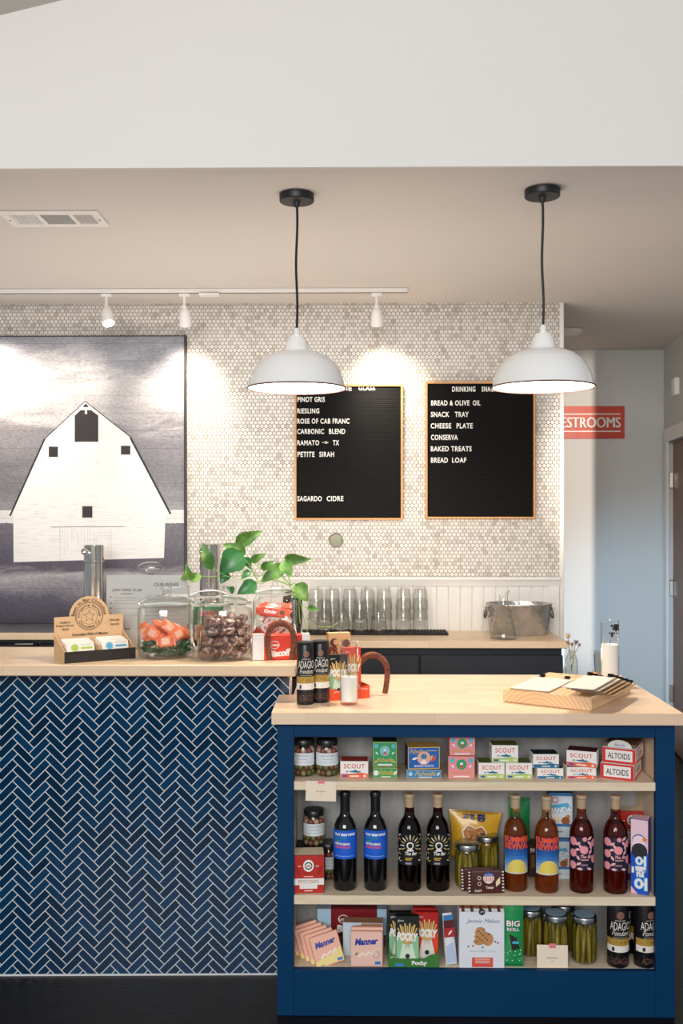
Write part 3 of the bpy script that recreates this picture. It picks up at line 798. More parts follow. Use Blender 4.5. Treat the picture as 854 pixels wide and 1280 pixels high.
# left part with metal top
xl1 = -0.64
b = MB(); b.box(-2.4, xl1, Y_BC, Y_BC + .03, Z_BCL - .032, Z_BCL, BLOCK, .003); b.box(-2.4, xl1, Y_BC + .03, Y_WALL - .014, Z_BCL - .032, Z_BCL - .001, M('9a9a9c', .35, .7), 0)
single(b, 'steel_topped_counter', 'grey metal work surface with wooden front edge below the barn painting', 'worktop')
t = thing('bar_fridge', 'black undercounter unit with a bar handle below the metal work surface', 'cabinet', (-1.5, Y_BC, 0))
b = MB(); b.box(-.88, .85, .04, .4, 0, Z_BCL - .033, M('131417', .4), .003); b.build('carcass', t)
b = MB(); b.box(-.87, .02, .012, .039, .1, Z_BCL - .05, M('16171a', .35), .004); dr_ = b.build('door', t); b = MB(); b.box(.03, .84, .012, .039, .1, Z_BCL - .05, M('16171a', .35), .004); b.build('door', t)
hx = X(32, Y_BC) + 1.5
b = MB(); hz = Z(802.5, Y_BC) - .012
b.tube([(hx - .04, .010, hz), (hx - .04, -.02, hz), (hx + .04, -.02, hz), (hx + .04, .010, hz)], .006, M('b9b9b6', .3, 1.0), 8); b.build('handle', dr_)

# draft towers
STEEL = M('c4c0ba', 0.13, 1.0, 0.03)
def tower(px, ytop, Y, label, flag=False):
    x = X(px, Y); zt = Z(ytop, Y)
    t = thing('draft_tower', label, 'draft tower', (x, Y, Z_BCL), 0)
    h = zt - Z_BCL; r = 12.5 * Y / FPX
    b = MB(); b.lathe([(r + .012, .0005), (r + .012, .008), (r, .012), (r, h * .79), (r + .002, h * .795), (r + .002, h * .81), (r, h * .815), (r, h - .004), (r - .004, h)], STEEL, 36); col_ = b.build('column', t)
    b = MB(); b.tube([(-r * .5, -r * .6, h * .93), (-r * .5, -r - .03, h * .93)], .012, STEEL, 14); b.ball((-r * .5, -r - .034, h * .93), .016, STEEL, 14, 8); b.build('tap_knob', col_)
    if flag:
        b = MB(); b.cyl(r + .0012, R(-8)); b.rect(-.02, h * .33, .032, h * .39, M('2b7fc0', .5), .0008); b.build('blue_tag', t)
tower(117.5, 681, 4.74, 'polished steel draft tower in front of the barn painting, behind the chocolate box', True)
tower(262.5, 680, 4.74, 'polished steel draft tower behind the glass jars and pothos leaves')

# ================================================================ bar with navy herringbone front
rb = R(1.2)
p0 = P(363, 1218, 3.245)
bar_rot = rb
bar = thing('tiled_bar', 'bar wall faced in navy blue herringbone tile with white grout', 'bar', (p0.x, 3.245, 0), bar_rot)
ht = Z_BAR - .037
b = MB(); b.box(-2.6, -.004, 0, .012, .006, ht, HERRING); b.build('tile_face', bar)
b = MB(); b.box(-2.6, -.004, .0125, .13, 0.0, ht, M('e4e1dc', .6)); b.build('wall_core', bar)
b = MB(); b.box(-.0035, 0.0, -.001, .131, .0, ht, TRIM_WHITE, .001); b.build('corner_trim', bar)
b = MB(); b.box(-2.6, -.004, -.002, .0, .0, .006, M('d9dcdd', .5)); b.build('base_trim', bar)
yb0 = 3.115
xbr = X(369.5, yb0)
b = MB(); b.box(-2.2, xbr, yb0, 3.53, Z_BAR - .036, Z_BAR, BLOCK, .003)
bt = single(b, 'bar_worktop', 'pale maple bar top above the navy tile, carrying the candy jars', 'worktop')

# ================================================================ display island
NAVY = M('05365c', 0.5, var=0.05, vscale=8, spec=0.15)
def shelfwood(name, a, b_):
    return wood(name, a, b_, scale=(2.2, 30, 30), rough=.5, k=2.5)
SHELF = shelfwood('whitewashed_maple_shelf', 'dcc2a2', 'ecdcc4'); BACKW = wood('whitewashed_back_panel', '8a8a8a', 'aeacaa', scale=(9, 9, 2.2), rough=.5, k=1.6)
xi0, xi1 = X(346.5, Y_ISL), X(844, Y_ISL)
xo0, xo1 = X(367.5, Y_ISL), X(820, Y_ISL)
zt_o, zb_o = Z(921.5, Y_ISL), Z(1212.5, Y_ISL)
ZI = Z_ISL - .035
isl = thing('display_island', 'navy blue island with open shelves of groceries and wine', 'display cabinet', (0, Y_ISL, 0))
def ipart(nm, *boxes, mat=NAVY, bev=.0015):
    b = MB()
    for bx in boxes: b.box(*bx, mat, bev)
    return b.build(nm, isl)
ipart('stile', (xi0, xo0, 0, .022, 0, ZI)); ipart('stile', (xo1, xi1, 0, .022, 0, ZI))
ipart('top_rail', (xo0, xo1, 0, .022, zt_o, ZI)); ipart('base_rail', (xo0, xo1, 0, .022, 0, zb_o))
ipart('side_panel', (xi0, xi0 + .012, .022, .245, 0, ZI)); ipart('side_panel', (xi1 - .012, xi1, .022, .66, 0, ZI))
YB = .222   # back panel of the recess (local)
b = MB(); b.box(xo0 - .02, xo1 + .03, YB, YB + .012, .06, ZI, BACKW); b.build('back_panel', isl)
b = MB(); b.box(xo1 + .006, xo1 + .024, .022, YB, .06, ZI, SHELF); b.build('inner_side', isl)
b = MB(); b.box(xo0 - .018, xo0 - .002, .022, YB, .06, ZI, SHELF); b.build('inner_side', isl)
Z1 = Z(977.3, Y_ISL); Z2 = Z(1120, Y_ISL); Z3 = zb_o - .001
for z_, th, y_ in ((Z1, .026, .003), (Z2, .027, .003), (Z3, .02, .0225)):
    b = MB(); b.box((xo0 if y_ < .02 else xo0 - .002), (xo1 if y_ < .02 else xo1 + .006), y_, YB, z_ - th, z_, SHELF, .001); b.build('shelf', isl)
ipart('rear_body', (-.06, xi1 - .012, YB + .0125, .66, .0, ZI))
xt0, xt1 = X(339.5, Y_TOP), X(855.5, Y_TOP)
b = MB()
yn = 3.228
b.prism([(xt0, Y_TOP), (xt1, Y_TOP), (xt1, 3.635), (p0.x + .012, 3.635), (p0.x + .012, yn), (xt0, yn)], BLOCK2, Z_ISL - .034, Z_ISL)
single(b, 'island_worktop', 'maple butcher block top of the navy island', 'worktop', smooth=False)
# ================================================================ shelf goods
YF = 2.995            # front-most depth on the shelves
WHT = M('f1eeea', .5, var=.03); BLACK = M('141214', .4); INK = M('22202a', .5)
GRP = {}
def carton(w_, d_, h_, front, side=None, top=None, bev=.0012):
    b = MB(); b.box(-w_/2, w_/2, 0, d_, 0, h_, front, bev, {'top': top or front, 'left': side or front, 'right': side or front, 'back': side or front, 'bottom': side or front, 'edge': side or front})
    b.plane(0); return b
def at(x0, x1, ytop, z, Y):
    """front-bottom centre, width and height of something standing at height z with its front at depth Y"""
    return (X((x0 + x1) / 2, Y), Y, z), (x1 - x0) * Y / FPX, Z(ytop, Y) - z

# --- tins of fish
def scout(w_, h_, low, dark, d_=.062):
    W0 = M('f0ece8', .45, var=.02); LO = M(low, .45); DR = M(dark, .45); RED = M('d8463a', .45)
    b = carton(w_, d_, h_, W0, W0, DR)
    b.rect(-w_/2 + .001, .001, w_/2 - .001, h_ * .27, LO)
    b.poly([(-w_/2 + .001, h_ * .27), (-w_ * .1, h_ * .25), (w_ * .2, h_ * .34), (w_/2 - .001, h_ * .27)], LO, .0005)
    b.text('SCOUT', -w_ * .37, h_ * .58, w_ * .37, h_ * .84, RED, bold=.012, space=1.15)
    TEAL = M('1d6f8f', .45)
    b.poly([(-w_ * .22, h_ * .40), (-w_ * .05, h_ * .45), (w_ * .16, h_ * .44), (w_ * .26, h_ * .39), (w_ * .12, h_ * .33), (-w_ * .08, h_ * .35)], TEAL, .0008)
    b.poly([(-w_ * .2, h_ * .40), (-w_ * .29, h_ * .46), (-w_ * .27, h_ * .38), (-w_ * .3, h_ * .32)], TEAL, .0008)
    b.poly([(-.02 * w_, h_ * .44), (w_ * .04, h_ * .53), (w_ * .09, h_ * .44)], TEAL, .0008)
    b.rect(-w_ * .16, h_ * .1, w_ * .16, h_ * .17, WHT, .0009)
    b.rect(-w_ * .42, h_ * .08, -w_ * .25, h_ * .2, M('3a5aa8', .5), .0009); b.disc(w_ * .37, h_ * .14, h_ * .08, M('e9e4da', .5), .0009)
    for k in range(8): b.rect(-w_ * .3 + k * w_ * .08, -0.0, -w_ * .3 + k * w_ * .08, 0, WHT)
    return b
def put_scout(x0, x1, yt, z, Y, low, dark, label, rz=0, grp=None, h=None):
    loc, w_, hh = at(x0, x1, yt, z, Y)
    single(scout(w_, h or hh, low, dark), 'fish_tin_carton', label, 'tinned fish', loc, rz, grp)
    return z + (h or hh) + .0006
ORG, LIM, TEALD = ('ee6a48', '9a2f22'), ('b9cf74', '5d6b2c'), ('1d7396', '0d2630')
put_scout(425.5, 460.5, 951.5, Z1, 3.02, ORG[0], 'a52d20', 'red and white SCOUT tin carton standing alone right of the olive jars')
zz = put_scout(598.5, 631, 953, Z1, 3.02, *LIM, 'green SCOUT tin carton at bottom left of the group of three')
put_scout(632.5, 665.5, 953, Z1, 3.02, *LIM, 'green SCOUT tin carton at bottom right of the group of three')
put_scout(615, 648, 931, zz, 3.02, *LIM, 'green SCOUT tin carton on top of two others')
zz = put_scout(672, 704.5, 959.5, Z1, 3.02, *TEALD, 'lower teal and white SCOUT tin carton of two')
put_scout(666.5, 699, 942, zz, 3.02, *TEALD, 'upper teal and white SCOUT tin carton of two', R(1))
zz = put_scout(709, 745.5, 958, Z1, 3.02, ORG[0], '7d2a1d', 'lower orange and white SCOUT tin carton beside the mint boxes')
put_scout(708.5, 745.5, 938, zz, 3.02, ORG[0], '4c201a', 'upper orange and white SCOUT tin carton beside the mint boxes', R(-20))
# --- decorated sardine boxes
def sardine(w_, h_, base, acc, deep, tall, gold='d6b04c'):
    b = carton(w_, .062, h_, M(base, .42), M(base, .42), M(deep, .42))
    G = M(gold, .4); WH = M('f0e9e4', .45); AC = M(acc, .45)
    b.rect(-w_/2 + .0015, .0015, w_/2 - .0015, h_ - .0015, G, .0003); b.rect(-w_/2 + .003, .003, w_/2 - .003, h_ - .003, M(base, .42), .0005)
    if tall:
        b.disc(0, h_ * .64, w_ * .2, AC, .0008); b.ring(0, h_ * .64, w_ * .2, .0012, G, .001)
        b.disc(0, h_ * .66, w_ * .06, WH, .001); b.poly([(-w_ * .1, h_ * .5), (w_ * .1, h_ * .5), (0, h_ * .64)], M('c8553c', .45), .001)
        for s in (-1, 1):
            b.disc(s * w_ * .35, h_ * .82, w_ * .09, M('57b4cf', .45), .0008); b.leafy(s * w_ * .33, h_ * .55, w_ * .16, w_ * .07, s * .8, WH, .0008)
            b.leafy(s * w_ * .36, h_ * .22, w_ * .2, w_ * .09, -s * .5, G, .0008)
        b.text('Fishwife', -w_ * .34, h_ * .2, w_ * .34, h_ * .38, G, .0012, shear=.35, bold=.01)
        b.rect(-w_ * .3, h_ * .07, w_ * .3, h_ * .13, WH, .0010)
    else:
        b.text('Fishwife', -w_ * .26, h_ * .3, w_ * .34, h_ * .8, G, .0012, shear=.35, bold=.012)
        b.disc(-w_ * .38, h_ * .5, h_ * .24, AC, .0008); b.leafy(w_ * .41, h_ * .5, h_ * .5, h_ * .22, 1.0, WH, .0008); b.rect(-w_ * .15, h_ * .12, w_ * .22, h_ * .2, WH, .001)
    return b
def put_sard(x0, x1, yt, z, Y, label, args, rz=0, h=None):
    loc, w_, hh = at(x0, x1, yt, z, Y)
    single(sardine(w_, h or hh, *args), 'sardine_box', label, 'tinned fish', loc, rz)
    return z + (h or hh) + .0006
zz = put_sard(466.5, 497, 959, Z1, 3.02, 'lower green illustrated fish box of two, with white emblem', ('2f9a63', 'e8eee6', '14301f', False))
put_sard(466, 496.5, 927, zz, 3.02, 'upper green illustrated fish box with round blue emblem', ('2b9861', '6fc3d0', '0e1f16', True))
zz = put_sard(508, 552, 961.5, Z1, 3.02, 'lower flat blue fish box with gold script', ('2f84bd', '9fd0e4', '14304f', False))
def bluebox(w_, h_):
    b = carton(w_, .062, h_, M('1d62b4', .42), M('23294a', .42), M('c8a04e', .42))
    G = M('d9b356', .4); PKc = M('e9a8a4', .45); WH = M('f0e9e4', .45)
    b.rect(-w_/2 + .001, .001, w_/2 - .001, h_ - .001, G, .0003); b.rect(-w_/2 + .0035, .0035, w_/2 - .0035, h_ - .0035, M('1d62b4', .42), .0005)
    b.disc(0, h_ * .5, h_ * .3, PKc, .0008); b.disc(0, h_ * .56, h_ * .13, M('2f7f9a', .45), .001); b.poly([(-h_ * .16, h_ * .25), (h_ * .16, h_ * .25), (0, h_ * .5)], WH, .001)
    b.text('Fishwife', -w_ * .43, h_ * .7, -w_ * .02, h_ * .9, G, .001, shear=.35, bold=.01); b.rect(w_ * .05, h_ * .8, w_ * .4, h_ * .83, G, .001)
    b.leafy(-w_ * .28, h_ * .48, .02, .008, .3, WH, .001); b.leafy(w_ * .3, h_ * .46, .024, .011, .9, M('d9553e', .45), .001); b.leafy(w_ * .24, h_ * .5, .018, .008, 1.4, M('e4c24a', .45), .001)
    b.text('SMOKED SALMON', -w_ * .3, h_ * .1, w_ * .3, h_ * .2, WH, .001, bold=.01)
    for k in range(10): b.disc(-w_ * .42 + w_ * .09 * k, h_ * (.34 + .3 * ((k * 7) % 3) / 2), .0012, G, .001, 8)
    return b
loc, w_, hh = at(509.5, 550.5, 933, zz, 3.02)
single(bluebox(w_, hh), 'sardine_box', 'upper taller blue fish box with pink round portrait', 'tinned fish', loc, R(5))
PINKS = ('e88f9c', '2f9a6a', 'b05a68', True, 'd9a05c')
zz = put_sard(560.5, 593.5, 945, Z1, 3.02, 'lower pink illustrated fish box of two', PINKS)
put_sard(562, 594, 918, zz, 3.025, 'upper pink illustrated fish box, its top hidden by the cabinet rail', PINKS, h=(zt_o + .004 - zz) if False else .058)
loc, w_, hh = at(557.5, 562, 934, Z1, 3.14)
# --- mint boxes
def mintbox(w_, d_, h_, lid=False):
    RD = M('cf2f2f', .42); WH = M('efe9e4', .45); b = carton(w_, d_, h_, WH, WH, M('e2dcd4', .5))
    b.rect(-w_/2 + .0008, .0008, w_/2 - .0008, h_ - .0008, RD, .0003)
    b.rect(-w_ * .40, h_ * .16, w_ * .40, h_ * .86, WH, .0006)
    b.text('ALTOIDS', -w_ * .33, h_ * .3, w_ * .33, h_ * .68, INK, .001, bold=.012)
    b.fr = lambda u, v, l: (w_/2 + l, d_/2 + u, v)
    b.rect(-d_/2 + .001, .001, d_/2 - .001, h_ - .001, RD, .0003); b.rect(-d_ * .44, h_ * .18, d_ * .46, h_ * .9, WH, .0006); b.text('ALTOIDS', -d_ * .2, h_ * .35, d_ * .25, h_ * .65, INK, .001)
    return b
loc, w_, hh = at(753.5, 793, 957, Z1, 3.0)
single(mintbox(.100, .13, .048), 'mint_box', 'lower red and white ALTOIDS mint box of two', 'mints', (X(773, 3.0), 3.012, Z1), R(-25))
t = thing('mint_box', 'upper open red and white ALTOIDS mint box with a round card', 'mints', (X(774.5, 3.01), 3.016, Z1 + .0485), R(-26))
mintbox(.100, .125, .046).build('box', t)
b = MB(); n = 14; b.prism([(-.036, .046), (.036, .046)] + [(.036 * math.cos(PI * i / n), .046 + .022 * math.sin(PI * i / n)) for i in range(1, n)], M('d6d3cd', .5), .012, .0135, axis='y'); b.plane(.012); b.text('Altoids', -.016, .049, .016, .057, M('2f5fa0', .5), .0006); b.build('round_card', t)
b = MB(); b.box(-.047, .047, .02, .12, .0465, .056, M('6a4a35', .6), .001); b.build('inner_tray', t)

# --- jars
JG = glass('f4f7f4', 'a9b4ae', name='jar_glass')
def olive_jar(r, h, label_c='dfe3e8'):
    """returns part meshes of a squat jar with black lid"""
    ps = []
    b = MB(); b.lathe([(.0001, .002), (r * .86, .002), (r, .008), (r, h * .70), (r * .9, h * .82), (r * .84, h * .86)], JG, 32, cap=False); ps.append(('glass_body', b))
    b = MB()
    rnd = random.Random(3)
    for L in range(int(h * .74 / .0165)):
        for k in range(9):
            a = 2 * PI * (k + .5 * (L % 2)) / 9; rr = r * .80
            b.ball((rr * math.cos(a) * .93, rr * math.sin(a) * .93, .012 + L * .0165), .0098, M(rnd.choice(['5b6230', '6f6a35', '4b2b2b', '7a4a3a', '8b7a52']) if L < 3 else rnd.choice(['b08a78', '8e4a44', '8a7f4a', 'c9a08c']), .3), 8, 5)
    b.lathe([(.0001, .004), (r * .7, .004), (r * .7, h * .74), (.0001, h * .75)], M('2a2716', .4), 20); ps.append(('olives', b))
    b = MB(); b.lathe([(r * .86, h * .855), (r * .93, h * .86), (r * .94, h * .97), (r * .88, h), (.0001, h)], M('17161a', .35), 32); ps.append(('lid', b))
    b = MB(); b.cyl(r + .0004); b.rect(-r * 1.35, h * .32, r * 1.35, h * .66, M(label_c, .55), .0004, nu=20)
    b.text('OLIVE & PICKLE', -r * .6, h * .565, r * .6, h * .61, M('7d8794', .5), .0010); b.rect(-r * .5, h * .49, r * .5, h * .505, M('a9b1bb', .5), .0010); b.rect(-r * .9, h * .40, r * .9, h * .41, M('a9b1bb', .5), .0010); ps.append(('paper_label', b))
    return ps
def jar_thing(name, parts, label, cat, loc, rz=0, group=None):
    t = thing(name, label, cat, loc, rz, group)
    for nm, b in parts:
        o = b.build(nm, t)
        if nm in ('olives', 'pickles'): o['kind'] = 'stuff'
    return t
rj = .0345
jA = jar_thing('olive_jar', olive_jar(rj, .112), 'jar of mixed olives in the top left corner of the shelves', 'jar', (X(380, 3.06), 3.06, Z1), R(-10))
copy_tree(jA, None, 'jar of mixed olives second from the left on the top shelf', (X(409, 3.06), 3.06, Z1), R(4))
# --- price cards
def price_card(label, px0, py0, px1, py1, Y, tilt=0, lean=0, words='Sardines'):
    w_, h_ = (px1 - px0) * Y / FPX, (py1 - py0) * Y / FPX
    t = thing('price_card', label, 'price card', (X((px0 + px1) / 2, Y), Y, Z(py1, Y)), 0)
    mt = Matrix.Rotation(lean, 4, 'X') @ Matrix.Rotation(tilt, 4, 'Y')
    b = MB(mt); b.box(-w_/2, w_/2, 0, .0008, 0, h_, M('eddcc6', .6)); b.plane(0)
    b.text(words, -w_ * .17, h_ * .46, w_ * .17, h_ * .53, M('6a5a50', .6), .0004); b.text('14', -w_ * .03, h_ * .33, w_ * .03, h_ * .39, M('6a5a50', .6), .0004); cd_ = b.build('card', t)
    b = MB(mt); b.rect
    b.box(-w_ * .11, w_ * .11, -.0012, .0014, h_ * .88, h_ * 1.06, M('e07f86', .6)); b.build('tape', cd_, label='pink tape')
price_card('cream price card taped to the top shelf edge under the olive jars', 382, 976.5, 420, 1001.5, 2.979, R(1.5))
price_card('cream price card with pink tape leaning on the pickle jars of the bottom shelf', 671.5, 1181, 710, 1211.5, 3.006, R(1), R(-6), 'Pickled Beans')

# ---------------------------------------------------------------- middle shelf
# --- wine bottles
def bottle_prof(R_, h):
    return [(.0001, .004), (R_ * .5, .004), (R_ * .93, 0.0), (R_, .005), (R_, h * .56), (R_ * .985, h * .60), (R_ * .9, h * .66), (R_ * .72, h * .712), (R_ * .52, h * .745), (R_ * .43, h * .775), (R_ * .40, h * .82), (R_ * .385, h * .94), (R_ * .385, h * .952), (R_ * .44, h * .956), (R_ * .44, h * .982), (R_ * .40, h * .986)]
CORK = M('b59a78', .7, vscale=120, var=.2); CAPS = M('b49a7c', .5, var=.1, vscale=60)
def wine_bottle(kind, R_, h):
    ps = []
    if kind == 'blue':
        b = MB(); b.lathe(bottle_prof(R_, h), M('0b0c0e', .07, coat=.3, var=0), 36); ps.append(('bottle_glass', b))
        b = MB(); b.lathe([(R_ * .41, h * .80), (R_ * .41, h * .95), (R_ * .46, h * .955), (R_ * .46, h * .985), (R_ * .42, h), (.0001, h)], M('0f0f11', .38), 28); ps.append(('capsule', b))
    else:
        tint, edge, lq, body, share = {'ray': ('8a4a3a', '1c0a08', 'b05a40', '2c0c0c', .8), 'summer': ('f0d6bc', '8a5a38', 'ecc094', 'a8682f', .30), 'floral': ('d8a090', '5a2418', 'cc8466', '7d3522', .50)}[kind]
        b = MB(); b.lathe(bottle_prof(R_, h), glass(tint, edge, name='tinted_bottle_glass'), 36, cap=False); ps.append(('bottle_glass', b))
        fl = {'ray': .735, 'summer': .74, 'floral': .715}[kind]
        b = MB(); b.lathe([(.0001, .007)] + [(max(.001, r - .0022), max(z, .007)) for r, z in bottle_prof(R_, h)[2:] if z < h * fl] + [(R_ * .42, h * fl), (.0001, h * fl)], liquid(lq, body, share), 32); ps.append(('wine', b))
        b = MB(); b.lathe([(R_ * .30, h * .83), (R_ * .30, h * .985), (.0001, h * .987)], CORK, 20); ps.append(('cork', b))
        b = MB(); b.lathe([(R_ * .405, h * .855), (R_ * .405, h * .95), (R_ * .46, h * .956), (R_ * .46, h * .985), (R_ * .42, h * .992), (.0001, h * .992)], CAPS, 28); ps.append(('capsule', b))
    b = MB(); b.cyl(R_ + .0003)
    aw = R_ * 1.4
    if kind == 'blue':
        z0, z1 = h * .335, h * .63; H_ = z1 - z0
        b.rect(-aw, z0, aw, z1, M('1f5fd0', .45), .0004, nu=24)
        WHc = M('f3f2ee', .5); GRN = M('2e9a6e', .5); RDc = M('e8546a', .5); u0 = -R_ * .9
        b.text('FLAT BRIM WINES', u0, z1 - H_ * .19, R_ * .92, z1 - H_ * .10, WHc, .0010, bold=.05)
        b.text('HIGH PLAINS', u0, z1 - H_ * .29, R_ * .15, z1 - H_ * .225, GRN, .0010, bold=.04); b.text('2020', u0, z1 - H_ * .40, -R_ * .35, z1 - H_ * .335, GRN, .0010, bold=.04)
        b.text('PETITE SIRAH', u0, z1 - H_ * .51, R_ * .4, z1 - H_ * .43, M('f3ead0', .5), .0010, bold=.05); b.text('SUISUN VALLEY', u0, z1 - H_ * .62, R_ * .5, z1 - H_ * .54, RDc, .0010, bold=.05)
        b.rect(u0, z0 + H_ * .09, R_ * .7, z0 + H_ * .115, M('7fa9ea', .5), .0010)
    elif kind == 'ray':
        z0, z1 = h * .275, h * .60; H_ = z1 - z0
        b.rect(-aw, z0, aw, z1, M('121015', .5), .0004, nu=24)
        WHc = M('e9e6dd', .5); GO = M('cdaa45', .45)
        def burst(cu, cv, r0, r1, a_list):
            for i, a in enumerate(a_list): b.leafy(cu + (r0 + r1) / 2 * math.cos(a), cv + (r0 + r1) / 2 * math.sin(a), r1 - r0, .0038, a, WHc if i % 2 else GO, .0010)
        cz = z0 + H_ * .64
        burst(0, cz, R_ * .42, R_ * .95, [PI * (-.15 + 1.3 * i / 10) for i in range(11)])
        b.disc(0, cz, R_ * .30, WHc, .0010); b.disc(0, cz - .0005, R_ * .2, M('15131a', .5), .0013); b.poly([(-R_ * .3, cz - R_ * .48), (R_ * .3, cz - R_ * .48), (R_ * .2, cz - R_ * .3), (-R_ * .2, cz - R_ * .3)], WHc, .0010)
        for s in (-1, 1):
            burst(s * R_ * 1.25, z0 + H_ * .88, R_ * .12, R_ * .5, [PI * (.5 + i / 3.0) for i in range(6)])
            burst(s * R_ * 1.25, z0 + H_ * .42, R_ * .12, R_ * .52, [PI * (.5 + i / 3.0) for i in range(6)])
            burst(s * R_ * 1.15, z0 + H_ * .08, R_ * .1, R_ * .5, [PI * (.1 + i / 4.0) for i in range(4)])
        b.text('The Bar', -R_ * .42, z0 + H_ * .33, R_ * .62, z0 + H_ * .44, WHc, .0012, bold=.03, shear=.3)
        b.rect(-R_ * .4, z0 + H_ * .22, R_ * .2, z0 + H_ * .25, GO, .0012); b.rect(-R_ * .4, z0 + H_ * .17, R_ * .1, z0 + H_ * .2, GO, .0012); b.rect(-R_ * .4, z0 + H_ * .04, R_ * .1, z0 + H_ * .1, M('9a94a8', .5), .0012)
    elif kind == 'summer':
        z0, z1 = h * .195, h * .59; H_ = z1 - z0; aw = R_ * 1.22
        b.rect(-aw, z0, aw, z0 + H_ * .97, M('e9e6ea', .5), .0004, nu=20)
        cols = ['c9d6ea', 'a3c0e2', '7aa5d8', '558ccc', '3574bc', '2463ac', '1c559c']
        for k, c in enumerate(cols): b.rect(-aw + .0012, z0 + .002 + H_ * .64 * k / 7, aw - .0012, z0 + .002 + H_ * .64 * (k + 1) / 7, M(c, .5, var=0), .0007, nu=18)
        b.rect(-aw + .0012, z0 + .002 + H_ * .64, aw - .0012, z0 + H_ * .97, M('233a78', .5, var=0), .0007, nu=18)
        b.disc(0, z0 + .004, R_ * .88, M('e6cf63', .5), .0016, 22, 0, PI, 1.25)
        RD = M('f0542e', .5)
        b.text('SUMMER', -R_ * 1.15, z0 + H_ * .83, R_ * 1.15, z0 + H_ * .99, RD, .0020, bold=.05); b.text('REVIVAL', -R_ * 1.15, z0 + H_ * .655, R_ * 1.15, z0 + H_ * .82, RD, .0020, bold=.05)
    else:
        z0, z1 = h * .24, h * .585; H_ = z1 - z0
        b.rect(-aw, z0, aw, z1, M('1d1a35', .5), .0004, nu=24)
        rnd = random.Random(5); PK1, PK2 = M('ee97a2', .5), M('f3b3b8', .5)
        for u, v, r in ((0, .62, .36), (-.95, .85, .36), (.95, .8, .34), (-.95, .5, .34), (1.0, .32, .36), (-.98, .14, .34), (.05, 1.0 - .06, .2)):
            b.disc(u * R_, z0 + H_ * v, R_ * r, PK1, .0012, 9)
            b.ring(u * R_, z0 + H_ * v, R_ * r * .5, .0006, PK2, .0018, 12)
        for u, v, a in ((-.5, .8, .6), (.45, .82, 2.4), (-.5, .38, 2.2), (-.45, .2, .5), (.55, .55, .9), (-.35, .05, 0), (.45, .05, 2.8), (.5, .96, .5), (-.3, .72, 2.2), (-.55, .62, .3), (.6, .7, 1.8)):
            b.leafy(u * R_, z0 + H_ * v, R_ * .5, R_ * .24, a, PK2, .0010)
        b.text('The Bar', -R_ * .3, z0 + H_ * .37, R_ * .75, z0 + H_ * .47, PK2, .0014, bold=.02, shear=.3); b.rect(-R_ * .28, z0 + H_ * .31, R_ * .4, z0 + H_ * .335, PK2, .0014); b.rect(-R_ * .28, z0 + H_ * .14, R_ * .3, z0 + H_ * .2, M('8d6a80', .5), .0014)
    ps.append(('label', b))
    return ps
def put_bottle(kind, px, ytop, label, src=None, wpx=29.5, yb=3.05, rz=0):
    loc = (X(px, yb), yb, Z2); h = Z(ytop, yb) - Z2; r = wpx / 2 * yb / FPX
    if src is None: return jar_thing('wine_bottle', wine_bottle(kind, r, h), label, 'wine bottle', loc, rz)
    return copy_tree(src, None, label, loc, rz)
s = put_bottle('blue', 431.5, 989.5, 'black wine bottle with bright blue label, next to the red toast box'); put_bottle('blue', 469.5, 989.5, 'black wine bottle with bright blue label, second from the left', s)
s = put_bottle('ray', 512, 990.5, 'dark red wine bottle with black starburst label, third from the left'); put_bottle('ray', 547.5, 990.5, 'dark red wine bottle with black starburst label, beside the yellow snack bag', s)
s = put_bottle('summer', 644.5, 991.5, 'amber wine bottle with SUMMER REVIVAL sun label, in front of the green pouch'); put_bottle('summer', 683.5, 992, 'amber wine bottle with SUMMER REVIVAL sun label, in front of the panda boxes', s, yb=3.04)
s = put_bottle('floral', 727, 991, 'pink wine bottle with rose pattern label, beside the panda boxes', yb=3.04); put_bottle('floral', 769.5, 992, 'pink wine bottle with rose pattern label, beside the Korean cookie box', s, yb=3.035)
# --- red toast boxes
TR = M('b92a22', .45)
def toast(w_, d_, h_):
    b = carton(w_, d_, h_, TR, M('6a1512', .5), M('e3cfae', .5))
    b.disc(0, h_ * .72, h_ * .14, WHT, .0006, 24, sy=1.12); b.ring(0, h_ * .72, h_ * .085, .0035, INK, .001); b.rect(-h_ * .04, h_ * .70, h_ * .04, h_ * .735, TR, .0013); b.rect(-h_ * .12, h_ * .71, h_ * .12, h_ * .727, WHT, .0012)
    b.rect(-w_/2 + .001, h_ * .22, w_/2 - .001, h_ * .39, M('eee9e2', .5), .0006); b.rect(-w_ * .28, h_ * .12, w_ * .28, h_ * .22, M('eee9e2', .5), .0006)
    b.text('PETITS TOASTS', -w_ * .32, h_ * .265, w_ * .32, h_ * .35, M('a06a52', .5), .001)
    b.rect(-w_ * .13, h_ * .055, w_ * .13, h_ * .08, M('efd9c8', .5), .0006); b.rect(-w_ * .15, h_ * .43, w_ * .15, h_ * .45, M('efd9c8', .5), .0006)
    for s_ in (-1, 1): b.rect(s_ * w_ * .28 - w_ * .05, h_ * .7, s_ * w_ * .28 + w_ * .05, h_ * .72, M('efd9c8', .5), .0006); b.leafy(s_ * w_ * .36, h_ * .6, h_ * .3, h_ * .1, 1.2 * s_, M('9d201b', .5), .0005)
    return b
loc, w_, hh = at(366, 405.5, 1069, Z2, 3.0)
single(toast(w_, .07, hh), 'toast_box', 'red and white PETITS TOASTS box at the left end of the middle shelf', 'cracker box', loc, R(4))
b = MB(); loc2, w2_, h2_ = at(364.6, 407, 1061, Z2, 3.10); b.box(-w2_/2, w2_/2, 0, .085, 0, h2_, M('18171a', .5), .002); b.plane(0); b.rect(-w2_ * .4, h2_ * .8, w2_ * .3, h2_ * .86, M('3d3a3c', .5))
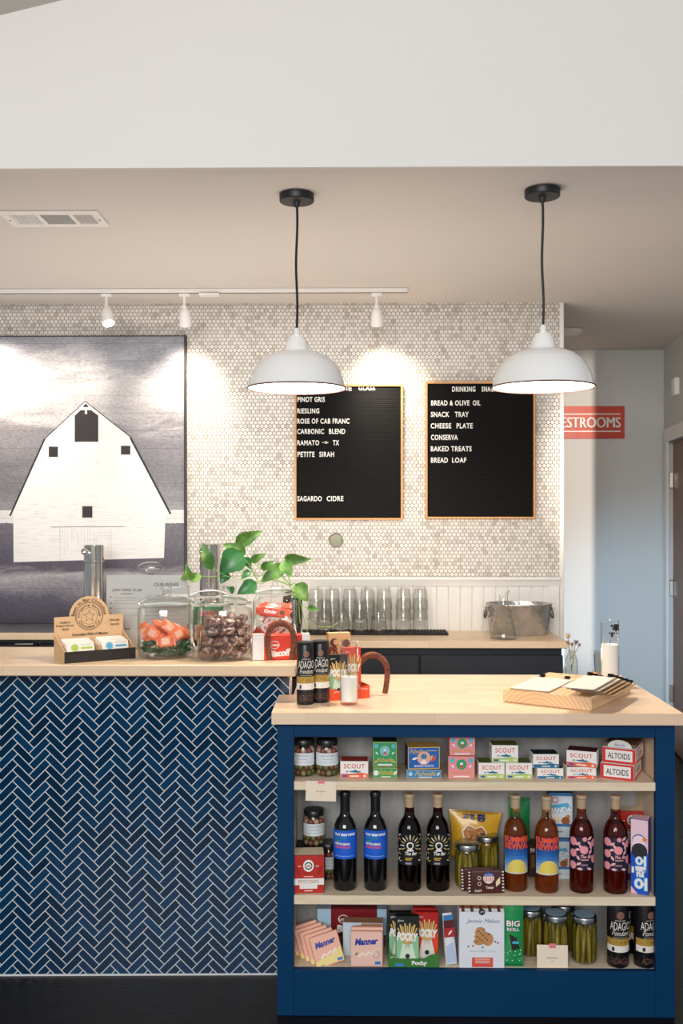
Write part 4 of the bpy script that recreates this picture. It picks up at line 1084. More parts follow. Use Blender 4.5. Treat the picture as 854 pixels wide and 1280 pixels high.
single(b, 'display_box', 'dark box behind the red toast box, under a jar of olives', 'box', loc2)
zj = Z2 + h2_ + .0006
copy_tree(jA, None, 'jar of mixed olives standing on the dark box in the middle shelf', (X(392.5, 3.14), 3.14, zj), R(10))
copy_tree(jA, None, 'jar of olives half hidden between the toast box and blue-label bottle', (X(411, 3.135), 3.135, Z2), R(30))
# --- yellow snack bag
def pouch(w_, h_, th, mat, crimp=None, wob=.0, taper=0.0):
    b = MB(); nu, nv = 12, 14
    def sh(u, v):  # u,v in -1..1 / 0..1
        return th * (1 - abs(u) ** 2.4) * max(0, 1 - abs(2 * v - 1) ** 3.2) + .0012 + wob * math.sin(u * 7 + v * 9) * (1 - abs(u)) * (1 - abs(2 * v - 1) ** 4)
    hw = lambda v: w_/2 * (1 - .07 * math.sin(PI * v) + taper * (v - .5))
    vs = [(2 * (i / nu - .5) * hw(j / nv), -sh(2 * i / nu - 1, j / nv), h_ * j / nv) for j in range(nv + 1) for i in range(nu + 1)]
    fs = [(j * (nu + 1) + i, j * (nu + 1) + i + 1, (j + 1) * (nu + 1) + i + 1, (j + 1) * (nu + 1) + i) for j in range(nv) for i in range(nu)]
    b.add(vs, fs, mat)
    k = len(vs); vb = [(x, -y, z) for x, y, z in vs]
    b.add(vb, [tuple(reversed(f)) for f in fs], mat)
    ring = [i for i in range(nu + 1)] + [j * (nu + 1) + nu for j in range(1, nv + 1)] + [nv * (nu + 1) + i for i in range(nu - 1, -1, -1)] + [j * (nu + 1) for j in range(nv - 1, 0, -1)]
    o = len(b.v) - 2 * k; ii = b.idx(mat)
    for a, c in zip(ring, ring[1:] + ring[:1]): b.f.append((o + c, o + a, o + k + a, o + k + c)); b.mi.append(ii)
    if crimp:
        for z_ in (h_ * .015, h_ * .035, h_ * .965, h_ * .985): b.fr = lambda u, v, l: (u, -sh(0.0 if False else u / (w_/2), v / h_) - l, v); b.rect(-w_ * .49, z_ - .0012, w_ * .49, z_ + .0012, crimp, .0006, nu=8)
    b.curved = True
    b.fr = lambda u, v, l: (u, -sh(max(-1, min(1, u / max(.001, hw(v / h_)))), max(0, min(1, v / h_))) - l, v)
    return b
w_, h_ = 61 * 3.12 / FPX, .148
b = pouch(w_, h_, .018, M('d9a62c', .32, vscale=30, var=.12, coat=.2), M('8f6a18', .4), .003, .22)
NUT = M('a8692f', .5, vscale=160, var=.5)
hz = h_ * .5
b.poly([(-w_ * .02, hz - .046), (w_ * .22, hz - .012), (w_ * .25, hz + .015), (w_ * .14, hz + .032), (0, hz + .024), (-w_ * .16, hz + .034), (-w_ * .27, hz + .014), (-w_ * .22, hz - .014)], M('efe6d8', .45), .0012)
b.poly([(-w_ * .02, hz - .042), (w_ * .20, hz - .011), (w_ * .225, hz + .014), (w_ * .13, hz + .029), (0, hz + .022), (-w_ * .15, hz + .030), (-w_ * .245, hz + .012), (-w_ * .2, hz - .012)], NUT, .0018)
rnd = random.Random(9)
for k in range(46):
    u, v = rnd.uniform(-.2, .18) * w_, hz + rnd.uniform(-.03, .024)
    if abs(u) / w_ < .2 + (v - hz) * 3: b.disc(u, v, rnd.uniform(.0022, .0034), M(rnd.choice(['d59a52', 'c07f3a', '7d4a1e', 'e0ae68']), .45), .0026, 8)
b.disc(w_ * .16, hz - .002, .0135, M('2a1a18', .45), .003, 16); b.disc(w_ * .16, hz - .002, .009, M('5a2a20', .45), .0034, 16)
b.rect(-w_ * .03, hz - .050, w_ * .34, hz - .034, M('58b6d6', .45), .0030, nu=6)
b.text('고향', -w_ * .28, h_ * .83, w_ * .02, h_ * .95, M('1f2f66', .45), .002, bold=.05); b.text('콩', w_ * .02, h_ * .80, w_ * .22, h_ * .95, M('1f2f66', .45), .002, bold=.05); b.text('스낵', w_ * .12, h_ * .075, w_ * .42, h_ * .16, M('23418f', .45), .002, bold=.04)
o = single(b, 'snack_bag', 'yellow bag of peanut snacks with Korean lettering behind the pickle jars', 'snack bag', (X(591, 3.155), 3.155, Z2 + .052), rot=(R(-7), R(4), 0))
# --- pickle jars
def pickle_jar(r, h, sticker=False):
    ps = []
    b = MB(); b.lathe([(.0001, .002), (r * .9, .002), (r, .009), (r, h * .74), (r * .93, h * .82), (r * .88, h * .86)], JG, 32, cap=False); ps.append(('glass_body', b))
    b = MB(); rnd = random.Random(11)
    for ring_, rr in ((10, .80), (6, .45)):
        for k in range(ring_):
            a = 2 * PI * k / ring_ + rnd.uniform(-.1, .1); tw = rnd.uniform(-.28, .28)
            p = [(r * rr * math.cos(a + tw * (s - .5)), r * rr * math.sin(a + tw * (s - .5)), .006 + (h * .72) * s) for s in (0, .15, .4, .7, .9, 1)]
            rad = r * .165
            b.tube(p, [rad * .5, rad * .9, rad, rad * 1.02, rad * .8, rad * .3], M(rnd.choice(['a0924c', 'b3a562', '857a3c', '6f672f']), .35), 8)
    ps.append(('pickles', b))
    b = MB(); b.lathe([(r * .8, .004), (r * .955, .010), (r * .955, h * .735), (r * .9, h * .78), (.0001, h * .79)], liquid('ece4b8', '9a8f52', .05, 'brine'), 28, cap=False); ps.append(('brine', b))
    b = MB(); LID = M('b9bcbd', .28, 1.0, .04); b.lathe([(r * .9, h * .86), (r * 1.0, h * .862), (r * 1.01, h * .87), (r * .97, h * .88), (r * .97, h * .965), (r * .94, h * .985), (r * .85, h), (.0001, h * .996)], LID, 36)
    if sticker: b.lathe([(r * .82, h * 1.0), (r * .82, h * 1.004), (.0001, h * 1.004)], M('8fa9bf', .5), 30)
    ps.append(('lid', b))
    return ps
pj = jar_thing('pickle_jar', pickle_jar(.0375, .134), 'jar of pickles under the yellow snack bag, behind the wafer packs', 'jar', (X(584, 3.07), 3.07, Z2))
copy_tree(pj, None, 'jar of pickles set back beside the amber bottle', (X(609, 3.145), 3.145, Z2), R(40))
# --- brown wafer packs
BRN = M('4a201c', .35)
def wafer(w_, h_, d_):
    b = MB(); b.loft([(-w_/2, .0015, h_ * .52, h_/2), (-w_/2 + .006, .0015, h_ * .5, h_/2), (-w_/2 + .009, d_/2, h_ * .5, h_/2), (w_/2 - .009, d_/2, h_ * .5, h_/2), (w_/2 - .006, .0015, h_ * .5, h_/2), (w_/2, .0015, h_ * .52, h_/2)], BRN, 14, 6)
    b.plane(-d_/2); rnd = random.Random(2)
    for s_ in (-1, 1):
        for k in range(7): b.fr = (lambda u, v, l: (u, -.002 - l, v)); b.rect(s_ * (w_/2 - .003) - .0028, h_ * (.08 + .13 * k), s_ * (w_/2 - .003) + .0028, h_ * (.13 + .13 * k), WHT, .0006)
    b.plane(-d_/2)
    b.disc(w_ * .06, h_ * .66, h_ * .24, M('e9dfd8', .45), .0006, 20); b.disc(w_ * .06, h_ * .70, h_ * .235, M('2a4a9a', .45), .0009, 20, .12, PI - .12, .86)
    for k in range(5): b.rect(w_ * .06 - h_ * .17 + k * h_ * .078, h_ * .5, w_ * .06 - h_ * .14 + k * h_ * .078, h_ * .7, M('d9473c', .45), .0009)
    b.text('SkyFlakes', w_ * .06 - h_ * .18, h_ * .74, w_ * .06 + h_ * .18, h_ * .82, WHT, .0014, shear=.2); b.text('Twister', -w_ * .02, h_ * .2, w_ * .2, h_ * .32, M('efe2c8', .45), .0008, bold=.02)
    for k in range(2): b.ring(-w_ * .2, h_ * (.42 + .24 * k), h_ * .07, .002, M('d9ccc0', .45), .0008, 16)
    b.poly([(w_ * .26, h_ * .28), (w_ * .38, h_ * .42), (w_ * .38, h_ * .7), (w_ * .26, h_ * .5)], M('e9d2a4', .45), .0008); b.text('SNAPS', -w_ * .34, h_ * .08, -w_ * .14, h_ * .18, WHT, .0008)
    return b
w_, h_ = 45 * 3.0 / FPX, 29 * 3.0 / FPX
single(wafer(w_, h_, .014), 'wafer_pack', 'brown wafer pack in front, beside the amber bottle', 'wafers', (X(608.5, 3.0), 3.008, Z2), R(4), rot=(R(-6), 0, R(4)))
single(wafer(w_, h_, .014), 'wafer_pack', 'brown wafer pack standing just behind another, its edge showing at left', 'wafers', (X(599.5, 3.02), 3.0265, Z2), rot=(R(-6), 0, R(4)))
# --- green pouch behind
b = pouch(.070, 94 * 3.14 / FPX, .014, M('1f8a4c', .25, coat=.3), M('14653a', .3), .002)
single(b, 'seaweed_pouch', 'shiny green foil pouch behind the amber bottle', 'snack bag', (X(650, 3.165), 3.165, Z2 + .002), rot=(R(-5), 0, 0))
# --- panda boxes
def panda(w_, h_, d_=.055):
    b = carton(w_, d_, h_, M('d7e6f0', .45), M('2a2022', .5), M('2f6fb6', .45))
    BL = M('2f7cc4', .45)
    b.rect(-w_/2 + .001, h_ * .93, w_/2 - .001, h_ * .99, BL, .0006); b.poly([(-w_ * .38, h_ * .72), (w_ * .3, h_ * .78), (w_ * .42, h_ * .66), (w_ * .1, h_ * .58), (-w_ * .4, h_ * .62)], M('5ab0d8', .45), .0006)
    b.text('PANDA', -w_ * .42, h_ * .56, w_ * .44, h_ * .68, WHT, .0012, bold=.06, rot=.08); b.text('PANDA', -w_ * .41, h_ * .555, w_ * .45, h_ * .675, BL, .0009, bold=.09, rot=.08)
    b.ring(-w_ * .22, h_ * .84, w_ * .13, .003, M('d77a6a', .45), .0008, 18)
    for u, v, r, c in ((-.1, .42, .15, 'e9dcc4'), (.2, .38, .17, '9a5a36'), (.3, .47, .1, 'c98a55'), (-.3, .36, .1, '9a5a36')): b.disc(u * w_, v * h_, r * w_, M(c, .45), .0009, 16)
    b.rect(-w_/2 + .001, h_ * .25, w_/2 - .001, h_ * .31, BL, .0006); b.rect(-w_ * .4, h_ * .12, w_ * .1, h_ * .15, M('8a97a8', .5), .0006)
    return b
def put_panda(x0, x1, yt, z, Y, label, rz=0, h=None):
    loc, w_, hh = at(x0, x1, yt, z, Y); single(panda(w_, h or hh), 'cookie_box', label, 'cookie box', loc, rz); return z + (h or hh) + .0006
zz = put_panda(686, 713, 1047, Z2, 3.125, 'lower blue and white PANDA cookie box behind the bottles', R(-6))
put_panda(686, 716, 990, zz, 3.13, 'upper blue and white PANDA cookie box behind the bottles', R(-5))
b = carton(.055, .05, .105, M('3a2622', .5), M('2a1c1a', .5)); b.rect(-.02, .03, .02, .07, M('7d5a40', .5)); b.text('PANDA', -.022, .078, .022, .092, WHT, .0008, bold=.04)
o = single(b, 'cookie_box', 'dark brown cookie box behind the amber bottles, left of the panda boxes', 'cookie box', (X(672, 3.14), 3.14, Z2), R(0))
# --- red box and jar behind the floral bottle, Korean cookie box
loc, w_, hh = at(772, 806, 1004, Z2 + .11, 3.13)
jar_t = jar_thing('preserve_jar', [('glass_body', MB().lathe([(.0001, .002), (.028, .002), (.031, .008), (.031, .085), (.026, .095)], JG, 28, cap=False)), ('preserve', MB().lathe([(.0001, .004), (.0285, .006), (.0285, .082), (.0001, .083)], M('7a3018', .3, vscale=60, var=.4), 24)), ('lid', MB().lathe([(.027, .095), (.03, .096), (.03, .108), (.0001, .109)], M('201a1a', .4), 28)), ('paper_label', MB().cyl(.0314).rect(-.04, .025, .04, .055, M('d9c6a4', .55), .0004))], 'jar of dark red preserve behind the right rose-label bottle', 'jar', (X(789, 3.14), 3.14, Z2))
single(toast(.092, .055, .105), 'toast_box', 'red and white toast box on the jar, in the right back corner', 'cracker box', (X(790, 3.125), 3.125, Z2 + .1096), R(-3))
w_, hh = 21.5 * 3.0 / FPX, Z(1023.5, 3.0) - Z2
b = carton(w_, .05, hh, M('1f52c4', .4), M('173f9c', .4), M('eec3cf', .45))
b.rect(-w_/2 + .001, hh * .56, w_/2 - .001, hh - .001, M('efc9d6', .45), .0005)
b.disc(-w_ * .02, hh * .71, w_ * .40, M('2a4a9a', .45), .0007); b.disc(-w_ * .02, hh * .70, w_ * .38, M('f3d9e2', .45), .0009); b.disc(w_ * .0, hh * .58, w_ * .45, M('191720', .5), .0012); b.ring(0, hh * .58, w_ * .34, .0012, M('4a4650', .5), .0015); b.ring(0, hh * .58, w_ * .18, .0012, M('4a4650', .5), .0015)
b.disc(w_ * .3, hh * .74, w_ * .13, M('e9843a', .45), .0012)
for s_, cz, sz in (('오', .45, .24), ('레', .305, .24), ('오', .145, .3)):
    k_ = w_ * (.30 if sz < .3 else .36)
    b.text(s_, w_ * .08 - k_ * 1.1, hh * cz - k_ * 1.1, w_ * .08 + k_ * 1.1, hh * cz + k_ * 1.1, M('3fa4ea', .45), .0012, bold=.11, rot=PI / 2); b.text(s_, w_ * .08 - k_, hh * cz - k_, w_ * .08 + k_, hh * cz + k_, WHT, .0016, bold=.05, rot=PI / 2)
b.poly([(-w_/2 + .001, .001), (-w_ * .1, .001), (-w_/2 + .001, hh * .1)], M('f0b7c4', .45), .0007); b.rect(-w_ * .44, hh * .28, -w_ * .3, hh * .36, WHT, .0008)
single(b, 'cookie_box', 'tall blue and pink Korean cookie box at the right end of the middle shelf', 'cookie box', (X(800, 3.0), 3.004, Z2), R(-25))

# ---------------------------------------------------------------- bottom shelf
PINKP = M('eba78e', .4)
def manner(w_, h_, d_, kind):
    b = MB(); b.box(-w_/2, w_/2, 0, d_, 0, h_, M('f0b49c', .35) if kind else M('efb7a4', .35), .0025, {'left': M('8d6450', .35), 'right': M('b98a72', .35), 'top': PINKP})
    b.plane(0)
    if kind: b.poly([(-w_ * .48, h_ * .05), (w_ * .48, h_ * .05), (w_ * .48, h_ * .5), (w_ * .1, h_ * .3), (-w_ * .48, h_ * .22)], M('efd98a', .4), .0004)
    else: b.rect(-w_ * .49, h_ * .02, w_ * .49, h_ * .98, M('f1c4b6', .4), .0004)
    b.text('Manner', -w_ * .38, h_ * .62, w_ * .36, h_ * .82, M('1c3a9a', .4), .0010, bold=.045, shear=.25, rot=.06)
    for k in range(3): b.poly([(-w_ * (.3 - .2 * k), h_ * (.3 + .03 * k)), (-w_ * (.12 - .2 * k), h_ * (.42 + .03 * k)), (-w_ * (.06 - .2 * k), h_ * (.38 + .03 * k)), (-w_ * (.24 - .2 * k), h_ * (.26 + .03 * k))], M('f3e6d2', .45), .0008)
    b.rect(w_ * .26, h_ * .06, w_ * .44, h_ * .15, M('3d7ac8', .45), .0008)
    if kind: b.rect(-w_ * .34, h_ * .06, -w_ * .2, h_ * .1, M('a9b85a', .45), .0008)
    else: b.ring(w_ * .3, h_ * .34, w_ * .1, .0012, M('6a6a62', .45), .0008, 18); b.leafy(-w_ * .32, h_ * .36, w_ * .14, w_ * .07, 1.0, M('6f8a4a', .45), .0008)
    return b
w_, h_ = 37 * 3.0 / FPX, .092
ords = ['foremost of the leaning row, by the front edge', 'second of the leaning row from the front', 'third of the leaning row from the front', 'fourth of the leaning row from the front', 'hindmost of the leaning row against the left side']
for k in range(5):
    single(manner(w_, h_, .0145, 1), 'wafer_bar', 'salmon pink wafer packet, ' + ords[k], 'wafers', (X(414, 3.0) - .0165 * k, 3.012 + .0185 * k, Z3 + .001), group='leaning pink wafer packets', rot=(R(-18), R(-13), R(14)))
single(manner(39.5 * 3.0 / FPX, Z(1166, 3.0) - Z3, .014, 0), 'wafer_bar', 'pink wafer packet standing upright in front of another beside the leaning row', 'wafers', (X(458.5, 3.0), 3.004, Z3 + .001), rot=(R(-2), 0, 0))
single(manner(39 * 3.02 / FPX, Z(1160, 3.02) - Z3, .0145, 0), 'wafer_bar', 'pink wafer packet just behind the upright front one', 'wafers', (X(459.5, 3.02), 3.021, Z3 + .001), rot=(R(-2), 0, 0))
def biscuit(L, h_, d_, red, name=True, ends='e9e9ea', word='Biscoff'):
    E = M(ends, .4); b = MB(); b.box(-L/2, L/2, 0, d_, 0, h_, M(red, .35), .003, {'left': E, 'right': E}); b.plane(0)
    b.rect(-L/2 + .001, .001, -L * .30, h_ - .001, E, .0004); b.rect(L * .36, .001, L/2 - .001, h_ - .001, E, .0004)
    b.fr = lambda u, v, l: (u, v, h_ + l); b.rect(-L/2 + .001, .001, -L * .30, d_ - .001, E, .0004); b.rect(L * .36, .001, L/2 - .001, d_ - .001, E, .0004); b.plane(0)
    b.disc(-L * .12, h_ * .6, h_ * .2, WHT, .0006, 20, sy=.8); b.disc(-L * .12, h_ * .6, h_ * .175, M(red, .35), .0009, 20, sy=.78); b.text('Lotus', -L * .19, h_ * .55, -L * .05, h_ * .66, WHT, .0012, bold=.03)
    b.text(word, -L * .22, h_ * .14, L * .16, h_ * .42, WHT, .0008, bold=.05, shear=.15, rot=.08)
    b.leafy(L * .24, h_ * .35, h_ * .5, h_ * .22, .9, M('d9873a', .4), .0008)
    return b
single(biscuit(88 * 3.13 / FPX, .085, .03, '7a1820', ends='a9cbe0'), 'biscuit_pack', 'dark red biscuit pack lying lengthwise behind the pink wafer packets', 'biscuits', (X(440, 3.13), 3.145, Z3 + .001 + .034))
b = carton(.21, .05, .034, M('5a4438', .6), M('4a382e', .6)); b.rect(-.08, .008, .02, .024, M('3a2a24', .6)); single(b, 'snack_carton', 'low brown carton under the dark red biscuit pack', 'box', (X(440, 3.12), 3.14, Z3))
b = carton(50 * 3.1 / FPX, .045, Z(1151, 3.09) - Z3, M('cfdde6', .45), M('b9d2e2', .45), M('a77a5e', .5)); wB = 50 * 3.1 / FPX; hB = Z(1151, 3.09) - Z3
b.rect(-wB * .05, hB * .55, wB * .49, hB * .99, M('b78766', .5), .0005); b.text('WAFELTJES', 0, hB * .83, wB * .42, hB * .9, M('6a3a2a', .5), .0008)
single(b, 'snack_carton', 'pale blue and brown carton behind the upright wafer packets', 'box', (X(454, 3.07), 3.075, Z3), R(-3))
# --- Pocky display
def pocky(w_, h_, d_, low, dark, pale):
    b = carton(w_, d_, h_, M(low, .4), M(dark, .4), M(dark, .4))
    b.rect(-w_/2 + .001, h_ * .60, w_/2 - .001, h_ - .001, M(dark, .4), .0004)
    b.poly([(-w_ * .42, .002), (w_ * .42, .002), (w_ * .16, h_ * .55), (-w_ * .16, h_ * .55)], M(pale, .4), .0005)
    for k in range(9):
        a = (k - 4) * .115; c = M('e3c27e', .45) if k % 2 else M('d0a860', .45)
        b.line((math.sin(a) * h_ * .16, h_ * .44 + .0), (math.sin(a) * h_ * .44, h_ * .36 + math.cos(a) * h_ * .5 * (1 if k % 2 else .9)), .0042, c, .0008)
        b.line((math.sin(a) * h_ * .02, h_ * .5), (math.sin(a) * h_ * .46, h_ * .06), .0032, M(pale, .4) if low != pale else c, .0007)
    b.text('POCKY', -w_ * .46, h_ * .50, w_ * .46, h_ * .67, WHT, .0014, bold=.07, shear=.12, rot=-.06)
    b.disc(0, h_ * .2, w_ * .1, INK, .0012); b.text('glico', -w_ * .42, h_ * .88, -w_ * .16, h_ * .93, WHT, .0008); b.rect(-w_ * .18, h_ * .03, w_ * .2, h_ * .07, M(dark, .4), .001)
    return b
pw_, ph_ = .070, .148
zt3 = Z3
t = thing('snack_tray', 'green open display tray holding pocket snack boxes on the bottom shelf', 'display tray', (X(517.5, 2.995), 3.002, Z3), 0)
GT = M('3d7a34', .45); wt = 63.5 * 3.0 / FPX
b = MB(); b.box(-wt/2, wt/2, 0, .0015, 0, .026, GT); b.prism([(-wt/2, .026), (-wt/2 + .03, .026), (-wt/2, .045)], GT, 0, .0015, axis='y'); b.prism([(wt/2, .026), (wt/2, .043), (wt/2 - .03, .036), (wt/2 - .045, .026)], GT, 0, .0015, axis='y')
b.box(-wt/2, -wt/2 + .0015, .0015, .105, 0, .05, GT); b.box(wt/2 - .0015, wt/2, .0015, .105, 0, .045, GT); b.box(-wt/2, wt/2, .1035, .105, 0, .06, GT); b.box(-wt/2, wt/2, .0015, .105, 0, .0015, GT)
b.plane(0); b.text('Pocky', -.006, .004, .04, .02, WHT, .0008, bold=.05); b.rect(-wt * .36, .004, -wt * .2, .012, M('3f8ad0', .45)); b.text('glico', -wt * .46, .028, -wt * .34, .034, WHT, .0008)
b.build('tray', t, smooth=False)
GP, RP = ('8fc49a', '0d1512', 'd9ead0'), ('e04a2c', 'b5201c', 'e9e0d8')
single(pocky(pw_, ph_, .02, *GP), 'snack_box', 'green and black Pocky box at the front of the green tray', 'snack box', (X(509.5, 3.01), 3.0065, Z3 + .002), rot=(R(-3), 0, 0))
single(pocky(pw_, ph_ , .02, *GP), 'snack_box', 'green and black Pocky box behind the front one in the green tray', 'snack box', (X(500.5, 3.035), 3.036, Z3 + .002), rot=(R(-2), 0, R(0)))
single(pocky(pw_, ph_ + .002, .02, *RP), 'snack_box', 'red Pocky box in front of another red one in the green tray', 'snack box', (X(533.8, 3.035), 3.033, Z3 + .002), rot=(R(-2), 0, 0))
single(pocky(pw_, ph_ + .004, .02, *RP), 'snack_box', 'red Pocky box at the back right of the green tray', 'snack box', (X(531, 3.06), 3.062, Z3 + .002), rot=(R(-1), 0, 0))
# --- small tube
b = MB(); b.loft([(0, .003, .0185), (.006, .012, .0185), (.06, .015, .0175), (.12, .011, .0155), (.148, .003, .0145), (.152, .002, .0145)], M('dfe3ea', .35), 14, 3)
b.fr = lambda u, v, l: (v, -.0148 - l, u); b.curved = False
b2 = MB(Matrix.Rotation(R(-90), 4, 'Y')); b2.v = [(-z, y, x) for x, y, z in b.v]; b2.f = b.f; b2.mi = b.mi; b2.mats = b.mats; b = b2; b.m = Matrix(); b.plane(-.0148)
b.rect(-.017, .085, .017, .112, M('b02a30', .4), .0005); b.rect(-.0155, .112, .0155, .135, M('5a1c26', .4), .0012); b.poly([(-.012, .01), (.012, .014), (.008, .07), (-.013, .06)], M('b9c8e4', .4), .0005); b.rect(-.0145, .135, .0145, .15, M('3a7ab0', .4), .002)
b.leafy(.002, .098, .02, .006, .8, WHT, .001)
single(b, 'candy_pack', 'slim red, white and blue candy pack left of the cookie bag', 'candy', (X(564.5, 3.015), 3.02, Z3 + .001), rot=(R(-6), R(-4), R(6)))
# --- cookie bag
w_, hh = 56 * 2.998 / FPX, Z(1131.5, 2.998) - Z3
CKW = M('e4e7ee', .45)
b = MB(); hb = hh
b.prism([(0, 0), (.07, 0), (.07, hb * .82), (.04, hb), (.034, hb), (0, hb * .90)], CKW, -w_/2, w_/2, axis='x', side=CKW)
b.plane(0)
KR = M('8a5a3c', .6)
b.fr = lambda u, v, l: (u, -l + max(0, (v - hb * .9)) / (hb * .1) * .034, v)
b.rect(-w_/2 + .0005, hb * .895, w_/2 - .0005, hb * .999, KR, .0006, nv=2)
for k in range(5): b.rect(-w_ * .45 + k * w_ * .2, hb * .9, -w_ * .38 + k * w_ * .2, hb * .998, M('5d3826', .6), .0012, nv=2)
b.plane(0); b.disc(0, hb * .90, w_ * .07, M('24304a', .45), .004, 20); b.text('JM', -w_ * .035, hb * .885, w_ * .035, hb * .915, WHT, .0046)
b.text('Jennie Makes', -w_ * .35, hb * .70, w_ * .40, hb * .78, M('5d6a86', .45), .0006, shear=.4)
for u, v, r in ((-.06, .42, .125), (-.05, .50, .12), (-.04, .57, .115), (.13, .46, .13), (-.03, .61, .10)):
    b.disc(u * w_, v * hb, r * w_, M('c08a58', .6, vscale=200, var=.3), .0008 + r * .004, 18, sy=.62 if u < .1 else 1.15)
for k in range(12): b.disc((-.12 + .29 * ((k * 37) % 12) / 12) * w_, (.42 + .2 * ((k * 17) % 12) / 12) * hb, .0022, M('3a2018', .5), .0019, 8)
for u, v in ((-.3, .34), (-.2, .35), (.3, .42), (.36, .40), (.02, .33)): b.disc(u * w_, v * hb, .0026, M('4a3028', .5), .0008, 8)
b.text('chocolate chip', -w_ * .28, hb * .24, w_ * .30, hb * .29, M('b3b3ba', .5), .0006)
b.rect(-w_ * .22, .002, w_ * .25, hb * .165, M('e0584a', .45), .0006)
for k in range(3): b.rect(-w_ * .15, hb * (.075 + .028 * k), w_ * .18, hb * (.088 + .028 * k), M('f2c9c0', .45), .0010)
single(b, 'cookie_bag', 'white gusseted bag of chocolate chip cookies on the bottom shelf', 'cookie bag', (X(602.5, 2.998), 3.0, Z3 + .001), smooth=False)
b = carton(.05, .05, hh * .95, M('8a5238', .6), M('6e3f2b', .6)); 
single(b, 'snack_carton', 'brown striped carton behind the cookie bag', 'box', (X(588, 3.1), 3.1, Z3))
# --- green seaweed roll pack
w_, hh = 27 * 3.0 / FPX, Z(1129, 3.0) - Z3
b = pouch(w_, hh, .008, M('1d8f4e', .28, coat=.3), M('14653a', .35), .0012)
b.text('BIG', -w_ * .33, hh * .62, w_ * .33, hh * .72, INK, .0012, bold=.1); b.text('BIG', -w_ * .31, hh * .625, w_ * .31, hh * .715, WHT, .0018, bold=.03)
b.text('ROLL', -w_ * .31, hh * .55, w_ * .31, hh * .61, INK, .0012, bold=.1); b.text('ROLL', -w_ * .29, hh * .555, w_ * .29, hh * .605, WHT, .0018, bold=.03)
for k in range(3): b.line((-w_ * (.14 - .12 * k), hh * (.5 - .02 * k)), (w_ * (.02 + .12 * k), hh * (.26 + .01 * k)), .007, M('26221f', .5), .0014)
b.rect(-w_ * .04, hh * .36, w_ * .26, hh * .4, M('4fb0c8', .45), .002, nu=4)
rnd = random.Random(4)
for k in range(22): b.disc(rnd.uniform(-.42, .42) * w_, hh * rnd.uniform(.08, .3), rnd.uniform(.0008, .0022), M('d9efe2', .45), .0012, 8)
single(b, 'seaweed_pack', 'tall green BIG ROLL seaweed pack beside the cookie bag', 'snack bag', (X(641.5, 3.0), 3.012, Z3 + .001), rot=(R(-3), R(1), 0))
# --- pickle jars on the bottom shelf
pk = jar_thing('pickle_jar', pickle_jar(.038, .143, True), 'jar of pickles standing free in front, right of the price card', 'jar', (X(730.5, 3.055), 3.055, Z3))
copy_tree(pk, None, 'jar of pickles directly behind the price card', (X(694.5, 3.065), 3.065, Z3), R(50))
copy_tree(pk, None, 'jar of pickles behind the green seaweed pack', (X(663, 3.105), 3.105, Z3), R(110))
copy_tree(pk, None, 'hindmost jar of pickles, between two others', (X(705, 3.14), 3.145, Z3), R(170))
# --- black chocolate tins
def adagio(r, h):
    ps = []
    b = MB(); BK = M('161318', .3); b.lathe([(r * .97, 0), (r, .003), (r, h - .003), (r * .97, h), (.0001, h)], BK, 40)
    b.cyl(r); GO = M('b08d3e', .4); WH = M('ece6dc', .5)
    b.disc(0, h * .82, r * .36, M('8a5f50', .4), .0006, 18); b.rect(-r * .5, h * .735, r * .5, h * .745, M('b9b0a4', .5), .0006)
    b.text('ADAGIO', -r * .98, h * .59, r * .98, h * .715, WH, .0008, bold=.0); b.text('Fondant', -r * .8, h * .505, r * .9, h * .58, WH, .0008, shear=.4); b.rect(-r * .7, h * .47, r * .7, h * .478, M('b9b0a4', .5), .0006)
    b.rect(-r * 1.5, h * .345, r * 1.5, h * .455, GO, .0005, nu=24); b.text('7 0 0', -r * .45, h * .385, r * .5, h * .42, M('5d461c', .5), .001); b.rect(-r * 1.5, h * .245, r * 1.5, h * .345, WH, .0005, nu=24)
    b.rect(-r * .8, h * .26, -r * .55, h * .32, INK, .001)
    b.text('ADAGIO', -r * .9, h * .06, r * .9, h * .16, M('6f4a3c', .5), .0006, shear=.3)
    ps.append(('printed_tube', b))
    b = MB(); b.lathe([(r * 1.01, h * .965), (r * 1.02, h * .967), (r * 1.02, h + .001), (r * .9, h + .002), (.0001, h + .002)], M('1b1719', .35), 36); ps.append(('lid', b))
    return ps
ta = jar_thing('chocolate_tin', adagio(.0325, .193), 'tall black ADAGIO chocolate tin, right of the pickle jars on the bottom shelf', 'tin', (X(772.5, 3.035), 3.035, Z3 + .0))
copy_tree(ta, None, 'tall black ADAGIO chocolate tin in the bottom right corner', (X(806, 3.035), 3.035, Z3), R(20))
copy_tree(ta, None, 'black chocolate tin behind the left ADAGIO tin', (X(775, 3.12), 3.115, Z3), R(8))
copy_tree(ta, None, 'black chocolate tin behind the corner ADAGIO tin', (X(800, 3.12), 3.115, Z3), R(8))
